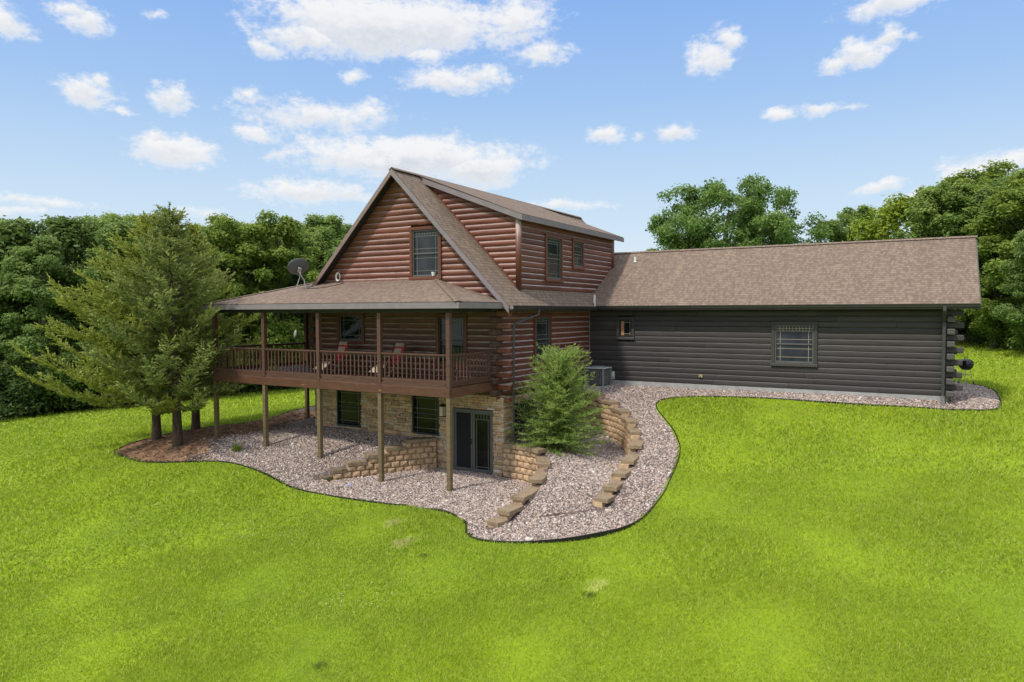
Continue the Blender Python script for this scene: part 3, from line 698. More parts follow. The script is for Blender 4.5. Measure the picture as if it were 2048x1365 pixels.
def pane_grille(F, a0, a1, z0, z1, mid, par, gl, gr, kind, cg=.022):
    parts = [(z0, z1)] if not mid else [(mid+.026, z1), (z0, mid-.026)]
    for i, (b0, b1) in enumerate(parts):
        pb = MB(); c = cg+(.0 if i == 0 else -.012); pb.M = F.mat(); pb.box(a0+.001, a1-.001, c-.006, c, b0, b1)
        obj('pane', pb, gl, par)
        g = MB(); g.M = F.mat(); t = .0085; e0, e1 = c+.001, c+.012; h = b1-b0; wd = a1-a0; off = min(.13, wd*.12)
        V = lambda x, lo=b0, hi=b1: g.box(x-t, x+t, e0, e1, lo, hi)
        Hh = lambda z, lo=a0, hi=a1: g.box(lo, hi, e0+.0015, e1+.0015, z-t, z+t)
        if kind == 'single':
            V(a0+off); V(a1-off); Hh(b0+off*1.1); Hh(b1-off*1.1)
        elif i == 0 and kind in ('prairie', 'door'):
            hb = b1-min(.17, h*.30); hm = b1-min(.075, h*.14)
            Hh(hb); Hh(hm) if kind == 'prairie' else None
            n = max(3, int(round(wd/.115)))
            for k in range(1, n): V(a0+wd*k/n, hb, b1)
            V(a0+off, b0, hb); V(a1-off, b0, hb); Hh(b0+off*1.1)
        else:
            V(a0+off); V(a1-off); Hh(b0+off*1.1); Hh(b1-off*1.1)
        obj('grille', g, gr, par)
window(F_front, W['gable'], 'prairie', M_trimred, M_frame, M_glass, M_grilledk, 'window high in the front gable with a prairie grille')
pot = MB(); pot.lathe([(.05, 0), (.075, .12), (.08, .14), (.06, .14)], 12, (-2.62, -.135, 4.075)); 
window(F_front, W['porch_small'], 'single', M_trimred, M_frame, M_glassgreen, M_grilledk, 'wide single window behind the deck chairs')
window(F_front, W['porch_tall'], 'prairie', M_trimred, M_framedk, M_glass, M_grilledk, 'tall window near the porch corner')
window(F_right, W['right'], 'prairie', M_trimred, M_frame, M_glass, M_grilledk, 'tall window in the inner corner wall')
window(F_gar, W['gbig'], 'prairie', M_trimgrey, M_frame, M_glassblind, M_grille, 'large prairie window in the charcoal garage wing', tw=.125)
window(F_gar, W['gsmall'], 'single', M_trimgrey, M_framedk, M_glassgreen, M_grille, 'small square window near the inner corner')
cb_ = MB(); cb_.M = F_gar.mat(); cb_.box(1.47, 1.60, .029, .033, 1.83, 2.42); cb_.M = None; obj('lit_interior_strip', cb_, flat('warm_lit_interior', (.42, .19, .085), .6, .2, 10), H)  # coloured strip added for warm lit wood inside the window
window(F_right, W['da'], 'prairie', M_trimred, M_frame, M_glass, M_grilledk, 'taller of the two dormer windows')
window(F_right, W['db'], 'prairie', M_trimred, M_frame, M_glass, M_grilledk, 'smaller of the two dormer windows')
# ---------------------------------------------------------------- stone basement
def stone_wall(F, a0, a1, zlo, zhi, openings, label):
    mb = MB(); mb.M = F.mat(); z = zlo
    while z < zhi-.02:
        h = random.choice((.055, .07, .085, .10, .12)); h = min(h, zhi-z); a = a0-random.uniform(0, .2)
        while a < a1:
            L = random.uniform(.12, .48)*(1.1 if h < .09 else .85); s, e = max(a, a0), min(a+L, a1)
            zm = z+h/2; iv = [(s, e)]
            for o0, o1, b0, b1 in openings:
                if b0 < zm < b1:
                    iv = [q for p in iv for q in ([(p[0], min(p[1], o0))] if p[0] < o0 else [])+([(max(p[0], o1), p[1])] if p[1] > o1 else [])]
            for s, e in iv:
                if e-s > .025: mb.box(s+.005, e-.005, -.02, .085+random.uniform(-.026, .032), z+.0045, z+h-.0045, .006)
            a += L
        z += h
    mb.M = None
    o = obj('stone_wall', mb, M_stone, H, label=label, bevel=.006)
    bb = MB(); bb.M = F.mat()
    bb.box(a0+.01, a1-.01, -.16, .055, zlo, zhi-.01); bb.M = None
    return o
BW = [(-7.33, -6.10, -1.55, -.06), (-3.66, -2.45, -1.55, -.06), (-1.88, -.22, -2.80, -.52)]
stone_wall(F_front, -8.5, .20, -2.85, .02, BW, 'stone veneer basement wall under the deck')
EG = (.62, 2.35, -1.78, -.28)
stone_wall(Fr((.10, 0, 0), (0, 1, 0), (1, 0, 0)), -.1, 7.1, -1.9, -.03, [EG], 'stone veneer basement wall in the inner corner')
stone_wall(F_left, -.1, 14.8, -2.1, .0, [], 'stone veneer basement wall on the far side')
def wallgrid(F, a0, a1, z0, z1, ops, c):
    mb = MB(); A = sorted({a0, a1, *[v for o in ops for v in o[:2]]}); B = sorted({z0, z1, *[min(max(v, z0), z1) for o in ops for v in o[2:]]})
    for i in range(len(A)-1):
        for j in range(len(B)-1):
            m, n = (A[i]+A[i+1])/2, (B[j]+B[j+1])/2
            if not any(o[0] < m < o[1] and o[2] < n < o[3] for o in ops): mb.poly([F(A[i], B[j], c), F(A[i+1], B[j], c), F(A[i+1], B[j+1], c), F(A[i], B[j+1], c)])
    obj('mortar_bed', mb, M_mortar, H)
wallgrid(F_front, -8.48, .19, -2.9, .0, BW, .05); wallgrid(Fr((.10, 0, 0), (0, 1, 0), (1, 0, 0)), -.08, 7.1, -2.0, -.04, [EG], .05); wallgrid(F_left, -.1, 14.8, -2.3, -.02, [], .05)
def plain_window(F, o, label):
    a0, a1, z0, z1 = o; mb = MB(); mb.M = F.mat(); fw = .06
    mb.box(a0, a0+fw, -.06, .10, z0, z1); mb.box(a1-fw, a1, -.06, .10, z0, z1); mb.box(a0+fw, a1-fw, -.06, .098, z1-fw, z1); mb.box(a0+fw, a1-fw, -.06, .12, z0, z0+fw+.01)
    m = (z0+z1)/2; mb.box(a0+fw, a1-fw, -.06, .05, m-.028, m+.028); mb.M = None
    w = obj('window', mb, M_framedk, H, bevel=.005, label=label)
    pane_grille(F, a0+fw, a1-fw, z0+fw+.01, z1-fw, m, w, M_glassgreen, M_grilledk, 'double', .01)
plain_window(F_front, BW[0], 'dark basement window farther from the patio door'); plain_window(F_front, BW[1], 'dark basement window beside the wall lantern')
eg = MB(); eg.M = Fr((.10, 0, 0), (0, 1, 0), (1, 0, 0)).mat(); eg.box(EG[0], EG[1], -.1, .02, EG[2], EG[3]); eg.M = None
egw = obj('window', eg, M_void, H, label='dark egress window behind the young juniper')
# patio door
a0, a1, z0, z1 = -1.88, -.22, -2.70, -.52
mb = MB(); mb.M = F_front.mat(); fw = .07; dm = (a0+a1)/2-.03
mb.box(a0, a0+fw, -.08, .085, z0, z1); mb.box(a1-fw, a1, -.08, .085, z0, z1); mb.box(a0+fw, a1-fw, -.08, .083, z1-fw, z1); mb.box(a0+fw, a1-fw, -.08, .10, z0, z0+.05); mb.M = None
door = obj('patio_door', mb, M_frame, H, bevel=.006, label='grey double patio door with a screen on its left leaf')
for s, (p0, p1) in enumerate(((a0+fw+.002, dm-.002), (dm+.002, a1-fw-.002))):
    mb = MB(); mb.M = F_front.mat(); st = .085 if s else .06; c = .03 if s else .05
    mb.box(p0, p0+st, -.01, c, z0+.052, z1-fw-.002); mb.box(p1-st, p1, -.01, c, z0+.052, z1-fw-.002); mb.box(p0+st, p1-st, -.01, c-.002, z1-fw-st-.002, z1-fw-.002); mb.box(p0+st, p1-st, -.01, c-.002, z0+.052, z0+.14); mb.M = None
    lf = obj('door_panel', mb, M_frame, door, bevel=.004, label='screened leaf' if s == 0 else 'glazed leaf with a prairie grille')
    if s == 0:
        q = MB(); q.M = F_front.mat(); q.box(p0+st, p1-st, .02, .028, z0+.14, z1-fw-st-.002); obj('insect_screen', q, M_screen, lf)
    else: pane_grille(F_front, p0+st, p1-st, z0+.14, z1-fw-st-.002, None, lf, M_glassgreen, M_grilledk, 'door', .01)
mb = MB(); mb.M = F_front.mat(); mb.box(dm-.05, dm-.02, .05, .10, -1.72, -1.54); mb.M = None; obj('door_handle', mb, M_black, door, bevel=.008)
mb = MB(); mb.box(-1.98, -.12, -.42, -.10, -2.80, -2.685); obj('door_sill', mb, M_concrete, H, bevel=.01)
# garage foundation strip
mb = MB(); mb.box(.1, 12.86, 7.07, 7.3, -.6, -.003); mb.box(12.78, 12.94, 7.10, 14.35, -.6, -.004); mb.box(.1, 12.9, 14.2, 14.38, -.6, -.005)
obj('foundation', mb, M_concrete, H, label='pale concrete foundation strip under the garage wing')
# ---------------------------------------------------------------- roofs (UV in metres: u along eave, v up the slope)
def roof(name, pts, eave_dir, up_dir, t=.13, label=None, mat=M_shingle, parent=H, sub=True):
    e = Vector(eave_dir).normalized(); u = Vector(up_dir).normalized(); o = Vector(pts[0])
    uv = [((Vector(p)-o).dot(e)+50.3, (Vector(p)-o).dot(u)+29*.145) for p in pts]
    n = len(pts); mb = MB()
    a = [mb.vert(p) for p in pts]; mb.face(a, uv)
    b = [mb.vert((p[0], p[1], p[2]-.022)) for p in pts]
    for i in range(n): mb.face((b[i], b[(i+1) % n], a[(i+1) % n], a[i]))
    r = obj(name, mb, mat, parent, label=label)
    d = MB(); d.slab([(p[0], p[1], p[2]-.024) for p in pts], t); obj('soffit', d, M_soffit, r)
    return r
Y0, Y1 = -.45, 15.3
sl = Vector((-1, 0, RS)); zE = zmain(EAVE)
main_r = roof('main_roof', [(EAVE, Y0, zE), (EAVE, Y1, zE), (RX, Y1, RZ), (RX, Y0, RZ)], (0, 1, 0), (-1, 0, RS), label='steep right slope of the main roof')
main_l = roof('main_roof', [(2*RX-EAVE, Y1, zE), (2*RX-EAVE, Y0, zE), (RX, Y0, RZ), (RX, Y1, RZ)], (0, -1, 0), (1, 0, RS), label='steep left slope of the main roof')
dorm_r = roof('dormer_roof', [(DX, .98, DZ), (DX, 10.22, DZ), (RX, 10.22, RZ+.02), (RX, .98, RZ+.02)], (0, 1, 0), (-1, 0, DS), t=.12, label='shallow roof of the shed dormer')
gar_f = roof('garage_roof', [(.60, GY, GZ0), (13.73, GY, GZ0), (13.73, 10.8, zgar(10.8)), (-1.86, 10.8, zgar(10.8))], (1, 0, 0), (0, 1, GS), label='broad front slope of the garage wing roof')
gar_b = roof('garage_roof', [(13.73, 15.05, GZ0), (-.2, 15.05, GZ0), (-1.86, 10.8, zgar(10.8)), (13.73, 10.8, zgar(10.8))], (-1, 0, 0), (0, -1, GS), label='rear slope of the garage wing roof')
PZ, PS, PYE = 3.13, .29, -2.95
HX = 2*RX-.0
zp = lambda d: PZ+PS*d
por_f = roof('porch_roof', [(-11.35, PYE, PZ), (.39, PYE, PZ), (-2.56, -.02, zp(2.93)), (-8.42, -.02, zp(2.93))], (1, 0, 0), (0, 1, PS), t=.07, label='long front slope of the porch roof')
por_r = roof('porch_roof', [(.39, PYE, PZ), (.39, -.02, PZ), (-2.56, -.02, zp(2.93))], (0, 1, 0), (-1, 0, PS), t=.07, label='small hipped end of the porch roof')
por_l = roof('porch_roof', [(-11.35, 8, PZ), (-11.35, PYE, PZ), (-8.42, -.02, zp(2.93)), (-7.95, .45, zp(3.4)), (-7.95, 8, zp(3.4))], (0, -1, 0), (1, 0, PS), t=.07, label='left slope of the porch roof')
# ridge caps
def ridge(par, a, b, w=.15, drop=.6, n=None):
    a, b = Vector(a), Vector(b); L = (b-a).length; d = (b-a)/L; r = d.cross(Vector((0, 0, 1))).normalized(); mb = MB()
    n = n or int(L/.16)
    for i in range(n):
        p = a+d*(L*i/n); q = a+d*(L*(i+1)/n+.04); up = Vector((0, 0, 1))
        for s in (1, -1):
            A = [p+up*.030, q+up*.022, q+r*s*w+up*(.022-drop*w), p+r*s*w+up*(.030-drop*w)]
            mb.poly(A, [(i*.3, 0.03), (i*.3+.2, .03), (i*.3+.2, .13), (i*.3, .13)])
            mb.poly([v-up*.014 for v in A][::-1])
            mb.poly([A[0], A[3], A[3]-up*.014, A[0]-up*.014])
    obj('ridge_cap', mb, M_shingle, par)
ridge(main_r, (RX, Y0, RZ+.02), (RX, Y1, RZ+.02), .14, .7); ridge(gar_f, (-1.8, 10.8, zgar(10.8)), (13.75, 10.8, zgar(10.8)), .15, .5)
ridge(por_f, (.39, PYE, PZ), (-2.56, -.02, zp(2.93)), .13, .22); ridge(por_f, (-11.35, PYE, PZ), (-8.42, -.02, zp(2.93)), .13, .22)
# fascias
def fascia(par, a, b, h=.17, t=.03, mat=M_fascia, dz=-.03, name='fascia'):
    mb = MB(); a, b = Vector(a), Vector(b); z = Vector((0, 0, dz-h/2)); mb.beam(a+z, b+z, t, h)
    return obj(name, mb, mat, par, bevel=.003)
def rake(par, a, b, h=.2, t=.035, mat=M_fascia, dz=-.028, n=(0, -1, 0)):
    # vertical-faced board under a sloping edge
    mb = MB(); a, b = Vector(a), Vector(b); n = Vector(n)*t; d = Vector((0, 0, dz)); hh = Vector((0, 0, -h))
    q = [a+d, b+d, b+d+hh, a+d+hh]; i = [mb.vert(p) for p in q]+[mb.vert(p+n) for p in q]
    mb.face(i[0:4]); mb.face(i[4:8][::-1])
    for k in range(4): mb.face((i[k], i[(k+1) % 4], i[4+(k+1) % 4], i[4+k]))
    return obj('rake_board', mb, mat, par)
rake(main_r, (RX, Y0, RZ), (EAVE+.02, Y0, zE-.02), .21); rake(main_l, (RX, Y0, RZ), (2*RX-EAVE, Y0, zE), .21, mat=M_rakebrown)
rake(main_r, (RX, Y1, RZ), (EAVE, Y1, zE), .25, n=(0, 1, 0)); rake(main_l, (RX, Y1, RZ), (2*RX-EAVE, Y1, zE), .25, n=(0, 1, 0))
rake(dorm_r, (RX+.3, .98, zdor(RX+.3)), (DX+.03, .98, DZ-.01), .19); rake(dorm_r, (RX+.3, 10.22, zdor(RX+.3)), (DX+.03, 10.22, DZ-.01), .19, n=(0, 1, 0))
fascia(dorm_r, (DX+.017, .98, DZ), (DX+.017, 10.22, DZ), .19)
fascia(por_f, (-11.35, PYE-.017, PZ), (.39+.03, PYE-.017, PZ), .18); fascia(por_r, (.39+.017, PYE+.002, PZ), (.39+.017, -.46, PZ), .18); fascia(por_l, (-11.367, 8, PZ), (-11.367, PYE, PZ), .18)
rake(gar_f, (13.73, GY, GZ0), (13.73, 10.8, zgar(10.8)), .2, n=(1, 0, 0), mat=M_gutter); rake(gar_b, (13.73, 10.8, zgar(10.8)), (13.73, 15.05, GZ0), .2, n=(1, 0, 0), mat=M_gutter)
fascia(main_r, (EAVE+.012, Y0, zE), (EAVE+.012, GY, zE), .15, .02, M_gutter)
fascia(gar_f, (.6, GY-.012, GZ0), (13.73, GY-.012, GZ0), .15, .02, M_gutter)
# gutters (open troughs)
def gutter(par, a, b, out):
    a, b, o = Vector(a), Vector(b), Vector(out); prof = [(0, 0), (0, -.115), (.075, -.115), (.095, -.09), (.105, -.03), (.125, -.012), (.125, 0), (.115, 0), (.112, -.014), (.095, -.03), (.085, -.085), (.07, -.103), (.012, -.103), (.012, 0)]
    mb = MB(); A = [mb.vert(a+o*c+Vector((0, 0, z))) for c, z in prof]; B = [mb.vert(b+o*c+Vector((0, 0, z))) for c, z in prof]; n = len(prof)
    for i in range(n): mb.face((A[i], B[i], B[(i+1) % n], A[(i+1) % n]))
    for e in (a, b): mb.poly([e+o*c+Vector((0, 0, z)) for c, z in ((0, 0), (0, -.115), (.075, -.115), (.105, -.03), (.125, 0))])
    return obj('gutter', mb, M_gutter, par)
gutter(main_r, (EAVE+.024, -.40, zE-.012), (EAVE+.024, GY-.13, zE-.012), (1, 0, 0))
gutter(gar_f, (EAVE+.03, GY-.024, GZ0-.012), (13.72, GY-.024, GZ0-.012), (0, -1, 0))
mb = MB(); mb.box(EAVE+.02, EAVE+.15, -.415, -.402, zE-.125, zE-.01); obj('gutter_end', mb, M_fascia, H)
# flashing where the roofs meet
mb = MB(); mb.poly([(.50, 6.52, 3.19), (.62, 6.42, 3.08), (.40, 6.95, 3.45), (.30, 7.0, 3.50)]); mb.box(.60, .63, 6.36, 6.44, 3.03, 3.5); obj('valley_flashing', mb, M_white, H)
# boxed soffit under porch ceiling
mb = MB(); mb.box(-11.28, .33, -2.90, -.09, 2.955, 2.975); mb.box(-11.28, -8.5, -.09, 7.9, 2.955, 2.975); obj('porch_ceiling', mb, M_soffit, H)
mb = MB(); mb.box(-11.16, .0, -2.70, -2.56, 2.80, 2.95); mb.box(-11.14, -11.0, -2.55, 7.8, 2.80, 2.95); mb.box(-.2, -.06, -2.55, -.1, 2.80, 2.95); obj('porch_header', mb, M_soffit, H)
mb = MB(); mb.box(-8.35, -.05, .05, 14.8, 3.02, 3.05); mb.box(.1, 12.9, 7.2, 14.3, 3.02, 3.05); obj('ceiling_deck', mb, M_void, H)
# ---------------------------------------------------------------- downspouts
def downspout(pts, label, r=.038):
    mb = MB(); P = [Vector(p) for p in pts]; out = []
    for i, p in enumerate(P):
        if 0 < i < len(P)-1:
            a = (P[i-1]-p).normalized(); b = (P[i+1]-p).normalized(); k = min(.09, (P[i-1]-p).length*.4, (P[i+1]-p).length*.4)
            out += [p+a*k, p+(a+b)*k*.3, p+b*k]
        else: out.append(p)
    mb.tube(out, r, 8); return obj('downspout', mb, M_down, H, smooth=False, label=label)
downspout([(EAVE+.09, 1.45, zE-.12), (EAVE+.09, 1.45, 2.72), (.50, .12, 2.42), (.50, .07, 2.25), (.50, .07, -1.42), (.62, .12, -1.56), (1.55, .10, -1.62)], 'dark downspout at the corner of the main house')
mb = MB(); mb.box(12.73, 12.83, GY-.13, GY-.03, 2.80, 2.96, 0); mb.beam((12.78, GY-.08, 2.82), (12.78, 6.93, 2.45), .10, .075); mb.box(12.73, 12.83, 6.895, 6.975, .0, 2.50); mb.beam((12.78, 6.94, .02), (12.79, 6.72, -.30), .115, .085)
mb.box(12.722, 12.838, 6.888, 6.982, .0, .03); obj('downspout', mb, M_down, H, bevel=.008, label='square grey downspout at the end of the garage wing')
# vent pipe
mb = MB(); mb.lathe([(.055, 0), (.055, .26), (.045, .26), (.045, .2)], 12, (1.0, 9.9, zgar(9.9)-.02)); mb.lathe([(.085, .0), (.06, .03)], 12, (1.0, 9.9, zgar(9.9))); obj('vent_pipe', mb, M_white, gar_f)
# ---------------------------------------------------------------- deck, posts and railings
mb = MB()
y = -2.72
while y < -.08:
    mb.box(-11.1, -.08, y, y+.135, .545, .575); y += .141
x = -11.1
while x < -8.5:
    mb.box(x, x+.135, -.07, 7.8, .545, .575); x += .141
deck = obj('porch_deck', mb, M_porch, H)
mb = MB(); mb.box(-11.12, -.08, -2.715, -2.675, .44, .543); mb.box(-11.12, -11.08, -2.674, 7.8, .42, .543)
for i in range(28): mb.box(-11.0+i*.4, -10.96+i*.4, -2.6, -.1, .36, .54)
obj('deck_rim', mb, M_porch, H)
bm = MB(); bm.box(-11.14, -5.52, -2.745, -2.60, .205, .485); bm.box(-5.515, -2.80, -2.747, -2.60, .205, .485); bm.box(-2.795, -.10, -2.745, -2.60, .205, .485)
bm.box(-.30, -.10, -2.597, -.05, .20, .50); bm.box(-11.14, -10.99, -2.597, 7.8, .205, .485)
beam = obj('deck_beam', bm, M_beam, H, bevel=.008)
PX = [-.24-2.72*i for i in range(5)]
def post(x0, y0, z0, z1, mat, label=None, w=.145):
    mb = MB(); mb.box(x0, x0+w, y0, y0+w, z0, z1); return obj('porch_post', mb, mat, H, bevel=.008, label=label)
PY = -2.74
for i, x in enumerate(PX):
    post(x, PY, .49, 2.80, M_porch); 
    zb = gz(x+.07, -2.67); post(x+.002, PY+.002, zb-.3, .203, M_treated, ['unstained post right of the patio wall steps', None, None, None, None][i])
for y in (1.85, 4.55, 7.2):
    post(-11.12, y, .49, 2.80, M_porch); post(-11.118, y, gz(-11, y)-.3, .203, M_treated)
def railing(a, b, n):
    a, b = Vector(a), Vector(b); d = (b-a).normalized(); mb = MB()
    up = Vector((0, 0, 1)); mb.beam(a+up*1.495, b+up*1.495, .10, .045); mb.beam(a+up*1.455, b+up*1.455, .045, .034)
    mb.beam(a+up*.665, b+up*.665, .05, .09); 
    mb.beam(a+d*.06+up*.598, b-d*.06+up*.598, .038, .042)
    r = obj('porch_railing', mb, M_porch, H, bevel=.004)
    for k in range(n):
        p = a+(b-a)*((k+.75)/(n+.5)); q = MB(); q.M = Matrix(((d.x, -d.y, 0, p.x), (d.y, d.x, 0, p.y), (0, 0, 1, 0), (0, 0, 0, 1)))
        q.box(-.019, .019, -.019, .019, .711, 1.437); obj('baluster', q, M_porch, r)
yc = PY+.0725
for i in range(4): railing((PX[i+1]+.146, yc, 0), (PX[i]-.001, yc, 0), 14 if i < 3 else 13)
railing((-.16, PY+.146, 0), (-.16, -.46, 0), 11)
for y0, y1 in ((PY+.146, 1.849), (1.996, 4.549), (4.696, 7.199)): railing((-11.048, y0, 0), (-11.048, y1, 0), 16)
mb = MB(); mb.box(-.205, -.115, -.455, -.385, .575, 1.53); obj('porch_post', mb, M_porch, H, label='short newel where the end railing meets the wall')

# ---------------------------------------------------------------- things on and around the house
def rot_to(n, up=(0, 0, 1)):
    n = Vector(n).normalized(); r = Vector(up).cross(n).normalized(); u = n.cross(r)
    return Matrix(((r.x, u.x, n.x, 0), (r.y, u.y, n.y, 0), (r.z, u.z, n.z, 0), (0, 0, 0, 1)))
# satellite dish
dc = Vector((-8.22, -1.10, 4.52)); fn = Vector((-.80, .25, .50)).normalized()
dish = empty('satellite_dish', (-7.98, -.97, 3.70), 'grey satellite dish on a tripod mast on the porch roof', 'satellite dish')
mb = MB(); mb.M = Matrix.Translation(dc) @ rot_to(fn); n = 32; rings = []
for q in range(9):
    rr = q/8; rings.append([mb.vert((.42*rr*math.cos(2*PI*k/n), .35*rr*math.sin(2*PI*k/n), .10*rr*rr-.05)) for k in range(n)])
for q in range(8):
    for k in range(n): mb.face((rings[q][k], rings[q][(k+1) % n], rings[q+1][(k+1) % n], rings[q+1][k]))
mb.M = None
d1 = obj('reflector', mb, M_dish, dish, smooth=True); so = d1.modifiers.new('Solid', 'SOLIDIFY'); so.thickness = .012
back = dc-fn*.06; foot = Vector((-7.98, -.97, 3.72))
mb = MB(); m0 = back-fn*.08+Vector((0, 0, -.10)); mb.tube([foot, foot+Vector((-.05, -.03, .30)), m0+Vector((.02, 0, -.12)), m0], .024, 8); obj('mast', mb, M_steel, dish)
mb = MB(); mb.M = Matrix.Translation(back+Vector((0, 0, -.05))) @ rot_to(fn); mb.box(-.06, .06, -.10, .09, -.10, .03); mb.M = None; obj('mount_bracket', mb, M_steel, dish, bevel=.01)
rz = lambda p: PZ+PS*(p[1]-PYE)
for p in ((-8.75, -.75), (-8.02, -1.45)):
    mb = MB(); mb.tube([m0+Vector((0, 0, -.16)), (p[0], p[1], rz(p)+.01)], .011, 6); obj('strut', mb, M_steel, dish)
mb = MB(); mb.box(-8.08, -7.86, -1.02, -.92, rz((0, -.97))+.0, rz((0, -.97))+.02); obj('foot_plate', mb, M_steel, dish)
mb = MB(); lb = dc+fn*.46+Vector((0, 0, -.20)); mb.tube([dc-fn*.03+Vector((0, 0, -.30)), lb], .014, 6); obj('feed_arm', mb, M_steel, dish)
mb = MB(); mb.M = Matrix.Translation(lb) @ rot_to(-fn); mb.box(-.10, .10, -.035, .045, -.05, .06); mb.M = None; obj('receiver_head', mb, M_white, dish, bevel=.012)
mb = MB(); cp = [(-7.9, -.95), (-7.55, -1.0), (-7.1, -.88), (-6.8, -.62), (-6.72, -.35), (-6.85, -.16)]
mb.tube([(x, y, rz((x, y))+.014) for x, y in cp], .010, 6); tag(obj('coaxial_cable', mb, M_black), 'black cable snaking over the porch roof from the dish', 'cable')
mb = MB()
for q in range(4):
    r = .125+.012*q; mb.tube([(-7.12+r*.72*math.cos(2*PI*k/24), -.135-.012*q, 4.165+r*math.sin(2*PI*k/24)) for k in range(25)], .0095, 6, False)
mb.tube([(-7.12, -.14, 4.28), (-7.10, -.10, 4.38)], .008, 6); tag(obj('cable_coil', mb, M_white), 'coil of white cable hung on the gable wall above the porch roof', 'cable coil')
tag(obj('flower_pot', pot, M_white), 'small pale pot on the sill of the gable window', 'pot')
# wall lantern
lan = empty('wall_lantern', (-2.20, -.1, -.62), 'black framed lantern with cream glass between basement window and patio door', 'lantern')
mb = MB(); mb.box(-2.26, -2.14, -.145, -.085, -.74, -.44); mb.box(-2.30, -2.10, -.33, -.14, -.475, -.445); mb.lathe([(.11, 0), (.03, .07), (.0, .09)], 8, (-2.20, -.235, -.445)); mb.box(-2.30, -2.10, -.33, -.14, -.83, -.805)
for sx in (-.095, .08):
    for sy in (-.325, -.16): mb.box(-2.20+sx, -2.20+sx+.015, sy, sy+.015, -.804, -.476)
obj('lantern_frame', mb, M_black, lan)
mb = MB(); mb.box(-2.278, -2.122, -.308, -.152, -.80, -.48); obj('lantern_glass', mb, flat('cream_lantern_glass', (.62, .55, .40), .3, .1, 6), lan)
# recliner chairs
M_sling = flat('red_mesh_sling', (.46, .028, .045), .7, .25, 12); M_pillow = flat('beige_pillow', (.40, .34, .25), .8, .15, 12)
def recliner(loc, rz_, label):
    ch = empty('folding_recliner', loc, label, 'chair', 'red recliners on the deck', rz_)
    W_ = .29; P = ch.matrix_basis if False else None
    ch.matrix_basis  # placement applied to children below
    def part(name, mb, mat, par=ch, **k):
        o = obj(name, mb, mat, None, **k); o.parent = par; return o
    def strip(pts, w, t):
        m = MB(); n = len(pts)
        A = [[m.vert((x, s*w, z+dz)) for s in (-1, 1)] for dz in (0, -t) for x, z in pts]
        top, bot = A[:n], A[n:]
        for i in range(n-1):
            m.face((top[i][0], top[i][1], top[i+1][1], top[i+1][0])); m.face((bot[i][1], bot[i][0], bot[i+1][0], bot[i+1][1]))
            for s in (0, 1): m.face((top[i][s], top[i+1][s], bot[i+1][s], bot[i][s]))
        m.face((top[0][0], bot[0][0], bot[0][1], top[0][1])); m.face((top[-1][1], bot[-1][1], bot[-1][0], top[-1][0])); return m
    part('seat_sling', strip([(-.46, .47), (-.3, .42), (-.1, .40), (.08, .43)], W_-.03, .014), M_sling)
    part('back_sling', strip([(.08, .44), (.20, .68), (.30, .92), (.36, 1.07)], W_-.03, .014), M_sling)
    part('foot_sling', strip([(-.47, .46), (-.66, .34), (-.86, .20)], W_-.04, .014), M_pillow)
    m = MB(); m.beam((.315, 0, 1.02), (.375, 0, 1.14), .40, .07, up=(1, 0, -.5)); part('head_pillow', m, M_pillow, bevel=.025, seg=2)
    m = MB(); m.beam((.20, 0, .74), (.285, 0, .96), .34, .035, up=(1, 0, -.5)); part('back_pad', m, M_pillow, bevel=.014, seg=2)
    for s in (-1, 1):
        y_ = s*W_; m = MB()
        m.tube([(-.88, y_, .18), (-.47, y_, .47), (-.1, y_, .40), (.09, y_, .43), (.37, y_, 1.10)], .014, 6)
        part('side_rail', m, M_black)
        for a, b in (((-.55, y_, .0), (.10, y_, .60)), ((.35, y_, .0), (-.36, y_, .58))):
            m = MB(); m.tube([a, b], .013, 6); part('leg', m, M_steel if a[0] < 0 else M_black)
        m = MB(); m.box(-.38, .14, y_-.03, y_+.03, .585, .615); part('armrest', m, M_black, bevel=.01)
    for x_ in (-.55, .35):
        m = MB(); m.tube([(x_, -W_, .012), (x_, W_, .012)], .012, 6); part('floor_bar', m, M_black)
    return ch
recliner((-6.43, -1.0, .577), 1.50, 'red folding recliner below the wide porch window, the one nearer the junipers')
recliner((-3.79, -.98, .577), 1.44, 'red folding recliner beside the tall porch window, nearer the house corner')
# hanging feeder
mb = MB(); hf = (-11.22, 1.50, 1.70); mb.lathe([(.03, 0), (.085, .05), (.095, .16), (.075, .27), (.03, .34), (.012, .37)], 14, hf)
fd = tag(obj('bird_feeder', mb, flat('pale_feeder', (.42, .46, .40), .5, .1), smooth=True), 'pale bird feeder hanging from the far porch eave', 'bird feeder')
mb = MB(); mb.tube([(hf[0], hf[1], 2.06), (hf[0], hf[1], 2.96)], .004, 5); obj('hanger_wire', mb, M_black, fd)
# air conditioner
M_acg = flat('condenser_grille', (.30, .305, .315), .5, .1, 6, .2); M_act = flat('condenser_top', (.46, .49, .51), .5, .1, 6, .0)
ac = empty('air_conditioner', (.74, 6.35, -.2), 'grey air conditioner condenser standing on gravel in the inner corner', 'air conditioner')
x0, x1, y0, y1, z0, z1 = .36, 1.20, 5.95, 6.79, -.16, .52
mb = MB(); mb.box(x0-.06, x1+.06, y0-.06, y1+.06, -.30, z0); obj('base_pad', mb, M_concrete, ac, bevel=.01)
mb = MB(); mb.box(x0+.05, x1-.05, y0+.05, y1-.05, z0+.02, z1-.02); obj('coil', mb, flat('condenser_coil', (.035, .036, .04), .6, .3, 40), ac)
mb = MB()
for sx, sy in ((x0, y0), (x1-.05, y0), (x1-.05, y1-.05), (x0, y1-.05)): mb.box(sx, sx+.05, sy, sy+.05, z0, z1-.003)
k = 0
